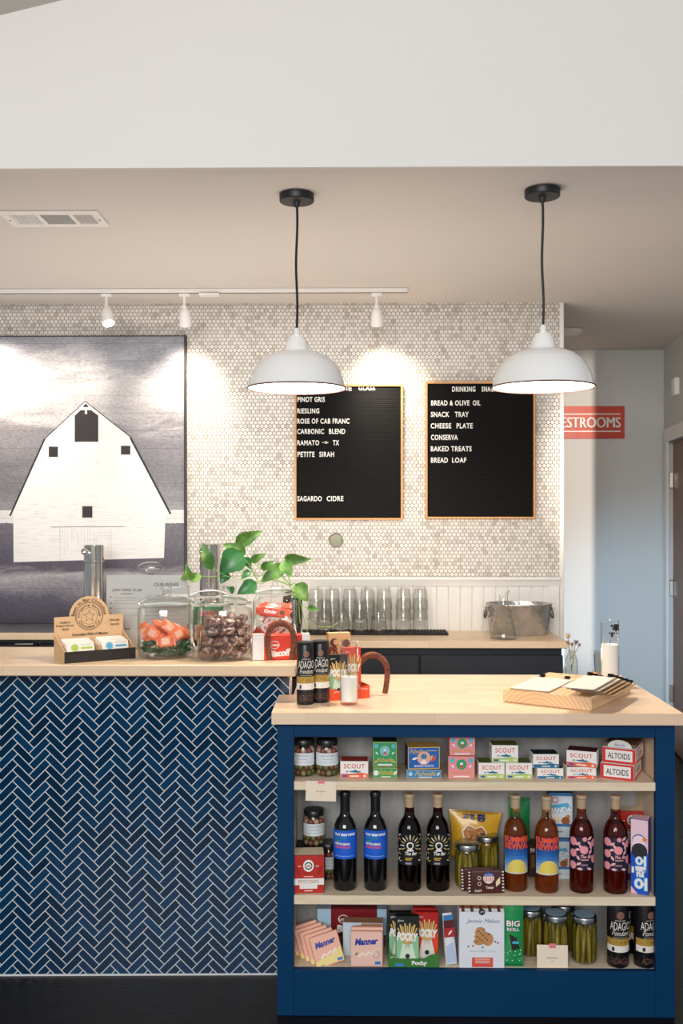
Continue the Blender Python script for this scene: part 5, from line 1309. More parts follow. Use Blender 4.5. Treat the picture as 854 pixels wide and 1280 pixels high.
# ================================================================ on the bar top
KRAFT = wood('kraft_board', 'd3ab7e', 'deba92', scale=(60, 60, 60), rough=.7)
ENG = M('3a2415', .7)
pc = H(80.7, 829.6, Z_BAR); pr = H(169, 822.7, Z_BAR)
rot_d = math.atan2(pr.y - pc.y, pr.x - pc.x); WD = (pr - pc).length; DD = .126
disp = thing('chocolate_display', 'kraft cardboard counter display with arched back, holding small chocolate bars', 'display box', (pc.x, pc.y, Z_BAR), rot_d)
hb = .135; ha = .200
b = MB()
cx_ = WD/2; ra = .066
arch = [(0, 0), (WD, 0), (WD, hb), (cx_ + ra * .98, hb)] + [(cx_ + ra * math.cos(a), ha - ra + ra * math.sin(a)) for a in [R(2 + 176 * i / 20) for i in range(21)]] + [(cx_ - ra * .98, hb), (0, hb)]
b.prism(arch, KRAFT, DD - .003, DD, axis='y'); b.plane(DD - .003)
cz = ha - ra
for r_ in (.0465, .044, .0275): b.ring(cx_, cz, r_, .0011, ENG)
def arc(b, s, cu, cv, r_, span, size, up=True):
    def warp(a, bb):
        an = a / r_
        return ((r_ + bb) * math.sin(an), (r_ + bb) * math.cos(an)) if up else ((r_ - bb) * math.sin(an), -(r_ - bb) * math.cos(an))
    b.text(s, cu - r_ * span / 2, cv - size / 2, cu + r_ * span / 2, cv + size / 2, ENG, .0006, bold=.012, warp=warp)
arc(b, 'Bean to Bar Chocolate', cx_, cz, .0545, R(176), .011)
arc(b, 'Dripping Springs', cx_, cz, .0355, R(190), .0095); arc(b, 'Chocolate Co', cx_, cz, .0355, R(130), .0095, False)
st = []
for k in range(10):
    a = PI/2 + k * PI/5; rr = .0205 if k % 2 == 0 else .0085; st.append((cx_ + rr * math.cos(a), cz + rr * math.sin(a)))
for p_, q_ in zip(st, st[1:] + st[:1]): b.line(p_, q_, .0012, ENG)
b.text('Crafted in', .018, hb - .022, .052, hb - .014, ENG, bold=.02); b.text('Dripping Springs', .006, hb - .034, .064, hb - .025, ENG, bold=.02); b.text('TEXAS', .024, hb - .045, .048, hb - .038, ENG, bold=.02)
b.text('Ethically', WD - .046, hb - .024, WD - .012, hb - .015, ENG, bold=.02); b.text('Sourced', WD - .044, hb - .036, WD - .014, hb - .028, ENG, bold=.02)
b.text('Chocolate With A Mission', .058, .070, WD - .052, .079, ENG, bold=.02)
b.build('printed_back', disp, smooth=False)
b = MB()
for x0 in (0, WD - .003): b.prism([(0, 0), (DD - .003, 0), (DD - .003, .082), (0, .036)], KRAFT, x0, x0 + .003, axis='x')
b.box(.003, WD - .003, 0, DD - .003, 0, .003, KRAFT); b.box(cx_ - .0015, cx_ + .0015, .003, DD - .003, .003, .05, KRAFT); b.build('tray', disp, smooth=False)
b = MB(); b.box(-.0005, WD + .0005, -.003, 0, 0, .036, M('1d1917', .6, vscale=120, var=.3)); b.plane(-.003); rnd = random.Random(8)
for k in range(26): b.disc(rnd.choice([rnd.uniform(.02, .08), rnd.uniform(.14, .21)]), rnd.uniform(.006, .03), rnd.uniform(.0003, .0007), M('8a857e', .6), .0003, 6)
b.build('front_lip', disp, label='black front lip')
mt0 = Matrix.Translation(pc) @ Matrix.Rotation(rot_d, 4, 'Z'); mt0.translation.z = Z_BAR
for side, (cu, colr, nm) in enumerate(((WD * .255, 'a9c44c', 'green'), (WD * .745, '46a3cf', 'blue'))):
    for k in range(4):
        wb, hh_ = .092, .060
        b = MB(); b.box(-wb/2, wb/2, 0, .011, 0, hh_, M('ece4da', .5), .002); b.plane(0)
        C_ = M(colr, .5); b.disc(-wb * .2, hh_ * .70, .0125, C_, .0005, 22); b.ring(-wb * .2, hh_ * .70, .0095, .0006, M('e9e4da', .5), .0008, 20)
        b.rect(wb * .02, hh_ * .62, wb * .42, hh_ * .73, C_, .0005); b.rect(0, hh_ * .84, wb * .4, hh_ * .87, M('b9b0a6', .5), .0005)
        p_ = mt0 @ Vector((cu, .012 + .0185 * k, .0045 + .0025 * k))
        posn = ('foremost', 'second', 'third', 'hindmost')[k]
        single(b, 'chocolate_bar', f'cream chocolate bar with {nm} seal, {posn} of its row in the kraft display', 'chocolate bar', p_, group=f'{nm} seal chocolate bars in the display', rot=(R(-22), 0, rot_d))

# wine club leaflet in a clear stand
yw = 3.475
t = thing('leaflet_stand', 'clear stand with a JOIN WINE CLUB sheet behind the left candy jar', 'leaflet', (X(183.5, yw), yw, Z_BAR), R(-1))
ww, hw_ = 103 * yw / FPX, Z(718, yw) - Z_BAR
b = MB(); b.box(-ww/2, ww/2, -.004, -.002, .002, hw_, glass('fbfcfc', 'd5dcdc', name='clear_acrylic')); b.box(-ww/2, ww/2, -.03, .035, 0, .002, glass('fbfcfc', 'd5dcdc', name='clear_acrylic')); b.build('acrylic_stand', t)
b = MB(); b.box(-ww/2 + .002, ww/2 - .002, -.0016, -.0008, .003, hw_ - .003, M('dcd9d6', .6, var=.02)); b.plane(-.0016)
GI = M('4c4a4a', .6)
uu = lambda px: (px - 183.5) * yw / FPX; vv = lambda py: Z(py, yw) - Z_BAR
b.text('JOIN WINE CLUB', uu(140), vv(740.5), uu(177), vv(736), GI, .0003, bold=.012, shear=.1); b.text('OUR WINES', uu(193), vv(733), uu(224), vv(728.5), GI, .0003, bold=.01); b.rect(uu(151), vv(742.8), uu(166), vv(742), GI, .0003)
for k, y_ in enumerate((747, 755, 761, 768)):
    b.rect(uu(137), vv(y_), uu(139.5), vv(y_ - 1), GI, .0003)
    for j in range(3 if k in (0, 3) else 1): b.rect(uu(142), vv(y_ + 2.1 * j), uu(176 - 4 * j), vv(y_ + 2.1 * j - .6), M('b9b6b3', .6), .0003)
for j in range(7): b.rect(uu(182), vv(745 + 5 * j), uu(228 - (j % 3) * 6), vv(744.4 + 5 * j), M('b9b6b3', .6), .0003)
b.rect(uu(156), vv(787), uu(163), vv(786), GI, .0003)
b.build('printed_sheet', t, smooth=False)

# glass vessel with flattened stopper behind the leaflet
yv = 4.83
t = thing('stoppered_decanter', 'glass decanter with a flattened oval stopper behind the wine club sheet', 'decanter', (X(189, yv), yv, Z_BCL))
s_ = FPX / yv; hv = Z(702, yv) - Z_BCL
b = MB(); b.lathe([(.0001, .003), (.07, .002), (.075, .01), (.075, .10), (.06, .15), (.03, .19), (.026, hv - .085), (.034, hv - .066)], glass('f6f8f7', 'a5b0b0', name='cut_glass'), 28, cap=False); b.build('vessel', t)
b = MB(); b.ball((0, 0, hv - .030), .030, glass('fbfdfc', 'c3cccb', name='stopper_glass', refl=3.0), 24, 14, (2.25, 1.4, 1)); b.ball((0, 0, hv - .030), .012, glass('f6f9f8', 'c9d1d0', name='stopper_core', refl=3.0), 16, 8, (2.6, 1, 1)); b.lathe([(.012, hv - .09), (.012, hv - .056)], glass('eff3f2', '8f9a9a', name='stopper_glass2'), 14); b.build('stopper', t)

# --- glass candy jars
CJ = glass('fefefd', 'e2e8e5', name='candy_jar_glass', refl=1.5); CJL = glass('fbfcfb', 'd3dbd7', name='candy_jar_lid_glass', refl=2.2)
def candy_jar(px, Y, rad, ytop_body, yknob, label):
    x = X(px, Y)
    t = thing('candy_jar', label, 'glass jar', (x, Y, Z_BAR), 0, 'lidded glass jars on the bar')
    hb_ = Z(ytop_body, Y) - Z_BAR; hk = Z(yknob, Y) - Z_BAR; r = rad
    b = MB(); b.lathe([(.0001, .0045), (r * .85, .0035), (r * .93, .0005), (r * .985, .005), (r, .018), (r, hb_ * .86), (r * .97, hb_ * .93), (r * .88, hb_ * .965), (r * .9, hb_), (r * .86, hb_), (r * .84, hb_ * .965), (r * .95, hb_ * .92), (r * .97, hb_ * .85), (r * .97, .02), (r * .9, .010), (.0001, .0095)], CJ, 48, cap=False); b.build('jar_body', t)
    b = MB(); lz = hb_ + .0015; hd = hk - lz
    b.lathe([(.0001, lz + .004), (r * .8, lz + .002), (r * .98, lz), (r * 1.0, lz + hd * .10), (r * .9, lz + hd * .20), (r * .7, lz + hd * .34), (r * .42, lz + hd * .44), (r * .17, lz + hd * .50), (r * .15, lz + hd * .58)], CJL, 44, cap=False); lid_ = b.build('jar_lid', t)
    b = MB(); b.ball((0, 0, hk - hd * .22), hd * .22, CJL, 20, 12, (1.25 * r / .09, 1.25 * r / .09, 1)); b.build('knob', lid_)
    return Vector((x, Y, Z_BAR)), r, hb_
j1, r1, h1 = candy_jar(208, 3.31, .0945, 755, 729.5, 'lidded glass jar of orange and green sweets, leftmost of the jars')
j2, r2, h2 = candy_jar(281.5, 3.265, .0895, 756, 733, 'lidded glass jar full of brown wrapped sweets, middle of the bar')
j3, r3, h3 = candy_jar(344, 3.383, .0760, 744, 726, 'lidded glass jar of red and white candy bars behind the horseshoe')
j4, r4, h4 = candy_jar(262, 3.435, .0735, 747, 727.5, 'lidded glass jar half hidden behind the jars of orange and brown sweets')
# candies
def candy_mesh(L, w_, h_, mat, band=None, twist=True, word=None):
    b = MB()
    if twist: b.loft([(-L/2, .55 * w_, .0012), (-L/2 + L * .10, .42 * w_, .0022), (-L * .33, w_ * .5, h_ * .42), (-L * .2, w_ * .52, h_ * .5), (L * .2, w_ * .52, h_ * .5), (L * .33, w_ * .5, h_ * .42), (L/2 - L * .10, .42 * w_, .0022), (L/2, .55 * w_, .0012)], mat, 12, 2.8)
    else: b.loft([(-L/2, w_ * .2, h_ * .2), (-L * .42, w_ * .42, h_ * .4), (-L * .2, w_ * .52, h_ * .5), (L * .2, w_ * .5, h_ * .5), (L * .4, w_ * .44, h_ * .42), (L/2, w_ * .2, h_ * .18)], mat, 10, 2.4)
    b.fr = lambda u, v, l: (u, v, h_ * .5 + l)
    if band: b.rect(-L * .2, -w_ * .3, L * .2, w_ * .3, band, .0006)
    if word: b.text(word, -L * .17, -w_ * .16, L * .17, w_ * .16, word[1] if False else M('c9421f', .4), .0012, bold=.04)
    return b
def fill(proto_mb, name, label, cat, group, spots):
    first = None
    for (x, y, z, rx, ry, rz) in spots:
        if first is None: first = single(proto_mb, name, label, cat, (x, y, z), group=group, rot=(rx, ry, rz)); o = first
        else:
            o = first.copy(); COL.objects.link(o); o.location = (x, y, z); o.rotation_euler = (rx, ry, rz)
    return first
rnd = random.Random(21)
def ring_spots(c, rr, n, z, a0, tilt, jit=.2, face=False):
    out = []
    for k in range(n):
        a = a0 + 2 * PI * k / n + rnd.uniform(-jit, jit)
        out.append((c.x + rr * math.cos(a), c.y + rr * math.sin(a), c.z + z + rnd.uniform(-.004, .004), (R(90) + rnd.uniform(-tilt, tilt)) if face else rnd.uniform(-tilt, tilt), rnd.uniform(-tilt, tilt), (a + PI/2) if face else rnd.uniform(0, PI)))
    return out
GRN = M('2e5b3c', .3, coat=.3); 
fill(candy_mesh(.038, .022, .016, GRN), 'wrapped_candy', 'dark green wrapped sweet at the bottom of the leftmost jar', 'sweet', 'green sweets in the leftmost jar', ring_spots(j1, .066, 9, .022, .1, .5) + ring_spots(j1, .03, 4, .020, .4, .5) + ring_spots(j1, .064, 8, .042, .5, .6))
ORC = M('ee7a4c', .35, coat=.2); ORL = M('f4b79a', .4)
fill(candy_mesh(.062, .036, .022, ORC, ORL), 'orange_candy', 'orange wrapped sweet in the leftmost glass jar', 'sweet', 'orange sweets in the leftmost jar',
     [(j1.x - .062, j1.y - .035, j1.z + .085, R(80), R(70), R(-30)), (j1.x - .032, j1.y - .062, j1.z + .082, R(70), R(25), R(-14)), (j1.x + .012, j1.y - .072, j1.z + .058, R(78), R(-6), R(6)), (j1.x + .048, j1.y - .050, j1.z + .078, R(72), R(-24), R(28)), (j1.x + .018, j1.y - .050, j1.z + .100, R(60), R(40), R(4)), (j1.x - .018, j1.y - .02, j1.z + .104, R(30), R(30), R(50)), (j1.x + .03, j1.y + .02, j1.z + .090, R(20), R(-20), R(120)), (j1.x - .03, j1.y + .03, j1.z + .086, R(15), R(20), R(20)), (j1.x + .0, j1.y + .062, j1.z + .075, R(80), R(10), R(0)), (j1.x + .064, j1.y + .012, j1.z + .072, R(75), R(15), R(85)), (j1.x - .02, j1.y - .01, j1.z + .068, R(5), R(10), R(80)), (j1.x + .03, j1.y - .01, j1.z + .066, R(0), R(-10), R(100))])
def choc_mat():
    m, nt, bs = new_mat('brown_twist_wrapper')
    f = noise(nt, coord(nt), 38, 5, .7, 1.0)
    nt.links.new(ramp(nt, f, [(.36, '3a1f18'), (.48, '6f4334'), (.56, 'a98c80'), (.64, 'd9cfc8')]), bs.inputs['Base Color']); bs.inputs['Roughness'].default_value = .25; bs.inputs['Coat Weight'].default_value = .5
    bump(nt, bs, f, .6, .004)
    return m
fill(candy_mesh(.058, .036, .028, choc_mat(), None, False), 'brown_candy', 'brown and clear wrapped sweet in the middle glass jar', 'sweet', 'brown sweets in the middle jar',
     ring_spots(j2, .058, 9, .030, 0, .5) + ring_spots(j2, .022, 2, .028, .3, .4) + ring_spots(j2, .060, 9, .062, .35, .6) + ring_spots(j2, .022, 2, .060, .8, .4) + ring_spots(j2, .058, 9, .094, .1, .6) + ring_spots(j2, .022, 2, .094, .2, .4) + ring_spots(j2, .052, 7, .122, .5, .6) + ring_spots(j2, .01, 1, .128, .5, .6))
def kinder_mb(c1, c2, word):
    b = candy_mesh(.115, .030, .016, M(c1, .3, coat=.3)); b.rect(-.038, -.012, .018, .012, M(c2, .35), .0006); b.text(word, -.03, -.006, .014, .007, M('c9281f' if c2 != 'd8402a' else 'f1eeea', .4), .0012, bold=.04, shear=.1); b.disc(.03, 0, .008, M('6a3a24', .4), .0009); b.rect(-.045, -.013, -.040, .013, M('d8402a', .4), .0010); return b
def jar3spot(dx, dy, z, rx, ry, rz): return (j3.x + dx, j3.y + dy, j3.z + z, R(rx), R(ry), R(rz))
fill(kinder_mb('f1ece6', 'e9e4df', 'Bueno'), 'candy_bar', 'white and red wrapped candy bar in the jar behind the horseshoe', 'candy bar', 'white candy bars in the jar behind the horseshoe', [jar3spot(.006, -.056, .086, 90, -38, 6), jar3spot(-.006, -.034, .10, 85, -25, 0), jar3spot(.0, .0, .095, 80, 30, 8), jar3spot(0, .04, .09, 90, -30, 0)])
fill(kinder_mb('de5a34', 'd8402a', 'Kinder'), 'candy_bar', 'orange red wrapped candy bar in the jar behind the horseshoe', 'candy bar', 'orange red candy bars in the jar behind the horseshoe', [jar3spot(-.004, -.040, .142, 70, 6, 4), jar3spot(.0, -.016, .155, 40, -8, 10), jar3spot(.020, -.050, .062, 90, 60, 16), jar3spot(-.02, -.046, .050, 90, 35, -12), jar3spot(.0, .02, .150, 20, 12, -14), jar3spot(0, .02, .05, 80, 10, 20)])
b = MB(); b.loft([(-.05, .03, .001), (-.042, .03, .006), (-.02, .033, .014), (.02, .033, .014), (.042, .03, .006), (.05, .03, .001)], M('2f8a54', .3, coat=.3), 14, 3); b.fr = lambda u, v, l: (u, v, .0138 + l); b.text('HARIBO', -.036, -.002, .036, .018, M('d0382a', .4), .001, bold=.05); b.disc(.0, -.018, .008, M('e8c23a', .4), .001)
single(b, 'gummy_bag', 'green HARIBO gummy bag in the half hidden back jar', 'snack bag', (j4.x + .0, j4.y - .025, j4.z + .125), rot=(R(88), 0, R(4)))
b = MB(); b.loft([(-.045, .03, .001), (-.04, .03, .006), (-.02, .033, .012), (.02, .033, .012), (.04, .03, .006), (.045, .03, .001)], M('e0862e', .3), 14, 3)
single(b, 'gummy_bag', 'orange gummy bag low in the half hidden back jar', 'snack bag', (j4.x, j4.y - .005, j4.z + .055), rot=(R(85), 0, R(-4)))

# biscuit pack and horseshoe on the bar
b = biscuit(.188, .082, .042, 'd93a22', ends='e9e6e4')
o = single(b, 'biscuit_pack', 'red Lotus Biscoff pack with white ends on the bar, behind a horseshoe', 'biscuits', (X(352.5, 3.245), 3.222, Z_BAR + .0005), R(9))
def rust():
    m, nt, bs = new_mat('rusty_iron')
    f = noise(nt, coord(nt), 60, 6, .7)
    nt.links.new(ramp(nt, f, [(.3, '54291a'), (.55, '7d4630'), (.75, '9a6248')]), bs.inputs['Base Color']); bs.inputs['Roughness'].default_value = .7; bs.inputs['Metallic'].default_value = .3
    bump(nt, bs, f, .5, .003)
    return m
RUST = rust()
def horseshoe(W_, H_, label, loc, rx, rz, leg=1.0):
    b = MB(); pts = []
    for i in range(25):
        a = PI * (-.17 + 1.34 * i / 24)
        pts.append((W_/2 * math.cos(a) * (1 - .12 * max(0, -math.sin(a))), 0, H_ * .56 + H_ * .44 * math.sin(a) if math.sin(a) > 0 else H_ * .56 + H_ * 1.08 * math.sin(a)))
    zmin = min(p[2] for p in pts); pts = [(x, y, (z - zmin) * H_ / (max(q[2] for q in pts) - zmin)) for x, y, z in pts]
    n = len(pts)
    b.tube(pts, [.0112 - .0022 * abs(2 * i / (n - 1) - 1) for i in range(n)], RUST, 10)
    b.v = [(x, y * .62, z) for x, y, z in b.v]
    for k in (4, 6, 8, 16, 18, 20): b.ball((pts[k][0], -.0062, pts[k][2]), .0024, M('3a1f16', .8), 6, 4, (1, .5, 1.4))
    return single(b, 'horseshoe', label, 'horseshoe', loc, group=None, rot=(rx, 0, rz))
horseshoe(.085, .118, 'rusty horseshoe standing against the red biscuit pack', (X(351.5, 3.2), 3.183, Z_BAR + .006), R(-9), R(4))

# pothos in a dark vase
yv = 3.475
pot = thing('potted_pothos', 'green pothos plant trailing over the jars from a dark vase', 'houseplant', (X(366, yv), yv, Z_BAR))
ph = .20
b = MB(); b.lathe([(.030, 0), (.034, .01), (.034, ph - .02), (.028, ph - .004), (.0285, ph), (.025, ph), (.025, ph - .03), (.0001, ph - .03)], M('1a1816', .3), 32); b.build('vase', pot)
def leaf_mats():
    m, nt, bs = new_mat('pothos_leaf')
    f = noise(nt, coord(nt, scale=(1, 1, 1)), 26, 3, .5)
    t_ = nt.nodes.new('ShaderNodeTexCoord')
    nt.links.new(ramp(nt, f, [(.35, '3a6526'), (.55, '5c8a38'), (.72, '98b565')]), bs.inputs['Base Color'])
    bs.inputs['Roughness'].default_value = .5
    bs.inputs['Subsurface Weight'].default_value = 0.0
    return m
LEAF = leaf_mats(); LEAF2 = M('2f6a38', .35, vscale=60, var=.2); STEMG = M('8fae5a', .5)
ox, oy, oz = pot.location
def wp(cx, cy, Y): return P(160 + cx / 3.558, 650 + cy / 3.558, Y)
fol = MB(); stems = MB()
def leaf(bx, by, tx, ty, wd, Y, mat, ny=-.3, nx=.1, Yt=None):
    a = wp(bx, by, Y); tpt = wp(tx, ty, Yt or (Y - .02))
    ax = tpt - a; L = ax.length; d = ax.normalized()
    n = Vector((nx, -1, ny)); n = (n - d * n.dot(d)).normalized(); sdir = d.cross(n)
    wd = wd / 3.558 * Y / FPX / 2
    vs = []; fs = []; rows = 9
    for i in range(rows + 1):
        s_ = i / rows
        hw_ = wd * (math.sin(PI * min(1, s_ ** .62)) ** .8 if 0 < s_ < 1 else 0) * (1.12 if s_ < .5 else 1)
        cc = a + d * (L * s_) - n * (-.10 * L * math.sin(PI * s_) * .6 + .14 * L * s_ * s_)
        for k in (-1, -.55, 0, .55, 1):
            back = -L * .10 * abs(k) if s_ < .2 else 0
            vs.append(cc + sdir * (hw_ * k) + n * (hw_ * .28 * abs(k) ** 1.5) + d * back * (1 - s_ / .2 if s_ < .2 else 0) - Vector((ox, oy, oz)))
    for i in range(rows):
        for k in range(4): fs.append((i * 5 + k, i * 5 + k + 1, i * 5 + k + 6, i * 5 + k + 5))
    fol.add(vs, fs, mat); fol.add([v - n * .0006 for v in vs], [tuple(reversed(f)) for f in fs], mat)
def stem(pts, rad=.0017):
    w_ = [wp(x, y, Y) - Vector((ox, oy, oz)) for x, y, Y in pts]
    # smooth
    out = []
    for i in range(len(w_) - 1):
        p0_, p1_, p2_, p3_ = w_[max(0, i - 1)], w_[i], w_[i + 1], w_[min(len(w_) - 1, i + 2)]
        for k in range(6):
            u = k / 6; out.append(.5 * ((2 * p1_) + (p2_ - p0_) * u + (2 * p0_ - 5 * p1_ + 4 * p2_ - p3_) * u * u + (3 * p1_ - p0_ - 3 * p2_ + p3_) * u ** 3))
    out.append(w_[-1]); stems.tube(out, rad, STEMG, 6)
for args in ((488, 98, 594, 52, 60, 3.45, LEAF, -.1), (516, 150, 424, 106, 58, 3.44, LEAF, .2), (500, 150, 408, 236, 105, 3.42, LEAF2, .1), (368, 212, 333, 102, 52, 3.38, LEAF, 0), (276, 264, 258, 198, 34, 3.40, LEAF, 0), (318, 246, 278, 276, 36, 3.42, LEAF, .4),
             (550, 182, 612, 150, 34, 3.46, LEAF, .2), (596, 216, 646, 182, 34, 3.46, LEAF, .3), (690, 208, 590, 274, 62, 3.44, LEAF, .2), (694, 188, 726, 250, 56, 3.42, LEAF, .1), (704, 170, 812, 178, 46, 3.44, LEAF, -.2), (748, 292, 800, 360, 74, 3.42, LEAF, .1),
             (566, 282, 486, 328, 62, 3.40, LEAF2, .2), (440, 236, 412, 282, 44, 3.43, LEAF2, .2), (802, 392, 852, 398, 26, 3.44, LEAF, .3), (540, 228, 504, 262, 32, 3.46, LEAF2, .3), (520, 170, 548, 218, 36, 3.47, LEAF2, .2), (430, 140, 480, 170, 50, 3.47, LEAF2, .4), (240, 262, 300, 236, 26, 3.42, LEAF, .4), (470, 318, 440, 300, 30, 3.42, LEAF2, .4)):
    leaf(*args)
b0 = (725, 292, 3.475)
for s_ in ([b0, (660, 240, 3.47), (590, 285, 3.46), (560, 230, 3.46), (520, 172, 3.45), (500, 150, 3.44), (430, 155, 3.42)], [b0, (600, 240, 3.47), (572, 260, 3.47), (530, 190, 3.46), (480, 158, 3.46), (492, 96, 3.45)], [b0, (710, 240, 3.46), (690, 208, 3.45), (704, 170, 3.44)], [b0, (738, 282, 3.46), (748, 292, 3.44), (770, 380, 3.43), (790, 470, 3.43), (798, 495, 3.43)], [(770, 380, 3.43), (800, 392, 3.44)], [b0, (620, 262, 3.46), (560, 282, 3.44), (500, 262, 3.43), (440, 250, 3.42), (380, 218, 3.40), (368, 210, 3.38)], [(440, 250, 3.42), (360, 252, 3.42), (300, 250, 3.42), (276, 264, 3.40)], [b0, (640, 200, 3.47), (596, 216, 3.46), (550, 182, 3.46)], [b0, (720, 300, 3.42), (755, 330, 3.41), (762, 420, 3.41), (766, 460, 3.41)]):
    stem(s_)
stem([(790, 430, 3.43), (830, 470, 3.44), (900, 474, 3.45), (935, 455, 3.46)], .0012)
fol.build('foliage', pot, angle=60); stems.build('vines', pot)
# small white shaker beside the jars: see below
b = MB(); b.lathe([(.0125, 0), (.0135, .003), (.0135, .045), (.011, .05), (.0095, .056), (.0001, .058)], M('ece8e4', .4), 20)

# ================================================================ back counter things
ymat = 4.865
b = MB(); mx0, mx1 = X(372, 4.84), X(561, 4.84)
b.box(mx0, mx1, 4.835, 5.005, Z_BC + .0005, Z_BC + .005, M('15130f', .7))
for i in range(46):
    xx = mx0 + (mx1 - mx0) * (i + .5) / 46
    b.box(xx - .004, xx + .004, 4.835, 5.005, Z_BC + .005, Z_BC + .010, M('1a1713', .7))
for yy in (4.86, 4.90, 4.94, 4.98): b.box(mx0, mx1, yy - .003, yy + .003, Z_BC + .005, Z_BC + .0095, M('1a1713', .7))
single(b, 'bar_mat', 'black ribbed rubber bar mat under the stacked glasses', 'bar mat')
PG = glass('fcfcfb', 'cdd2cf', name='tumbler_glass', refl=1.6)
def tumbler():
    b = MB(); b.lathe([(.0405, 0), (.0405, .004), (.0392, .03), (.0345, .075), (.0315, .104), (.029, .108), (.0001, .106)], PG, 28, cap=False)
    b.lathe([(.0001, .099), (.0285, .100), (.0330, .075), (.0375, .03), (.0388, .001), (.0405, 0)], PG, 28, cap=False); return b
stacks = [(395, 3, 4.955, 'leftmost stack by the pothos'), (415.5, 3, 4.955, 'second back stack from the left'), (437.5, 3, 4.955, 'third back stack from the left'), (459.5, 3, 4.955, 'fourth back stack from the left'), (480.5, 3, 4.955, 'fifth back stack, above a single front glass'), (504.5, 3, 4.955, 'second stack from the right end'), (525.5, 3, 4.955, 'rightmost stack'),
          (405.5, 2, 4.878, 'front left stack of two'), (427.5, 1, 4.878, ''), (450, 2, 4.878, 'front middle stack of two'), (473.5, 1, 4.878, '')]
first = None
for px_, n, Y, nm in stacks:
    for k in range(n):
        lv = {3: ('bottom', 'middle', 'top'), 2: ('lower', 'upper'), 1: ('single',)}[n][k]
        lab = f'upturned glass, {lv} of the {nm}' if n > 1 else ('single clear upturned glass in front, ' + ('left of the middle pair' if px_ < 440 else 'right of the middle pair'))
        loc = (X(px_, Y), Y, Z_BC + .0102 + .052 * k)
        if first is None: o = first = single(tumbler(), 'drinking_glass', lab, 'glass', loc, group='upturned glasses on the bar mat')
        else: o = copy_tree(first, None, lab, loc)
# carafe
yc = 4.70
t_c = thing('carafe', 'clear conical glass carafe with a slanted lip before the steel tub', 'carafe', (X(629.5, yc), yc, Z_BC))
hc = Z(738, yc) - Z_BC; CG = glass('fbfcfa', '79837d', name='carafe_glass', refl=2.2)
b = MB(); prof = [(.0001, .004), (.055, .003), (.0605, .003), (.0615, .012), (.057, .03), (.043, hc * .40), (.029, hc * .66), (.0205, hc * .82), (.0205, hc * .90)]
n = 36; b.lathe(prof, CG, n, cap=False)
top = []
for i in range(n):
    a = 2 * PI * i / n; rr = .0215 + .011 * max(0, math.cos(a)); top.append((rr * math.cos(a), rr * math.sin(a), hc * .96 + .014 * math.cos(a)))
o_ = len(b.v) - n
k0 = len(b.v); b.v += top
for i in range(n):
    i2 = (i + 1) % n; b.f.append((o_ + i, o_ + i2, k0 + i2, k0 + i)); b.mi.append(0)
b.build('glass_body', t_c)
# steel tub
yt = 4.905
t_t = thing('ice_tub', 'oval galvanised steel tub with side handles behind the carafe', 'tub', (X(648.5, yt), yt, Z_BC))
def galv():
    m, nt, bs = new_mat('hammered_steel')
    vo = nt.nodes.new('ShaderNodeTexVoronoi'); vo.inputs['Scale'].default_value = 70; nt.links.new(coord(nt), vo.inputs['Vector'])
    g = noise(nt, coord(nt), 14, 4)
    nt.links.new(ramp(nt, g, [(.3, '9d9c9b'), (.7, 'cfcecc')]), bs.inputs['Base Color']); bs.inputs['Metallic'].default_value = .75; bs.inputs['Roughness'].default_value = .24
    bump(nt, bs, vo.outputs['Distance'], .5, .004)
    return m
GV = galv(); ht_ = Z(753.5, yt) - Z_BC; s_ = yt / FPX
ra_, rb_ = 36 * s_, 41 * s_
b = MB(); b.lathe([(.0001, .0035), (.97, .0035), (.98, 0), (1.0, .004), (1.14, ht_ - .006), (1.165, ht_ - .003), (1.16, ht_), (1.12, ht_), (1.10, ht_ - .008), (.97, .01), (.0001, .009)], GV, 48, cap=False, sx=ra_, sy=.105); b.build('tub_body', t_t)
for sg in (-1, 1):
    b = MB(); xh = sg * (ra_ * 1.10 + .002); zc_ = ht_ * .68
    b.tube([(xh, .03, zc_ + .02), (xh + sg * .006, .03, zc_ - .008), (xh + sg * .008, .02, zc_ - .022), (xh + sg * .008, -.02, zc_ - .022), (xh + sg * .006, -.03, zc_ - .008), (xh, -.03, zc_ + .02)], .0035, M('5c554f', .4, .8), 8); b.box(xh - .004, xh + .004, -.036, .036, zc_ + .012, zc_ + .03, M('8c867f', .4, .9), .002); b.build('handle', t_t)

# ================================================================ on the island top
tb_ = jar_thing('chocolate_tin', adagio(.0272, .190), 'tall black ADAGIO chocolate tin at the island left corner, in front', 'tin', (X(382, 3.085), 3.082, Z_ISL), R(8))
copy_tree(tb_, None, 'tall black ADAGIO chocolate tin beside the tall white candle glass', (X(400.8, 3.11), 3.112, Z_ISL), R(2))
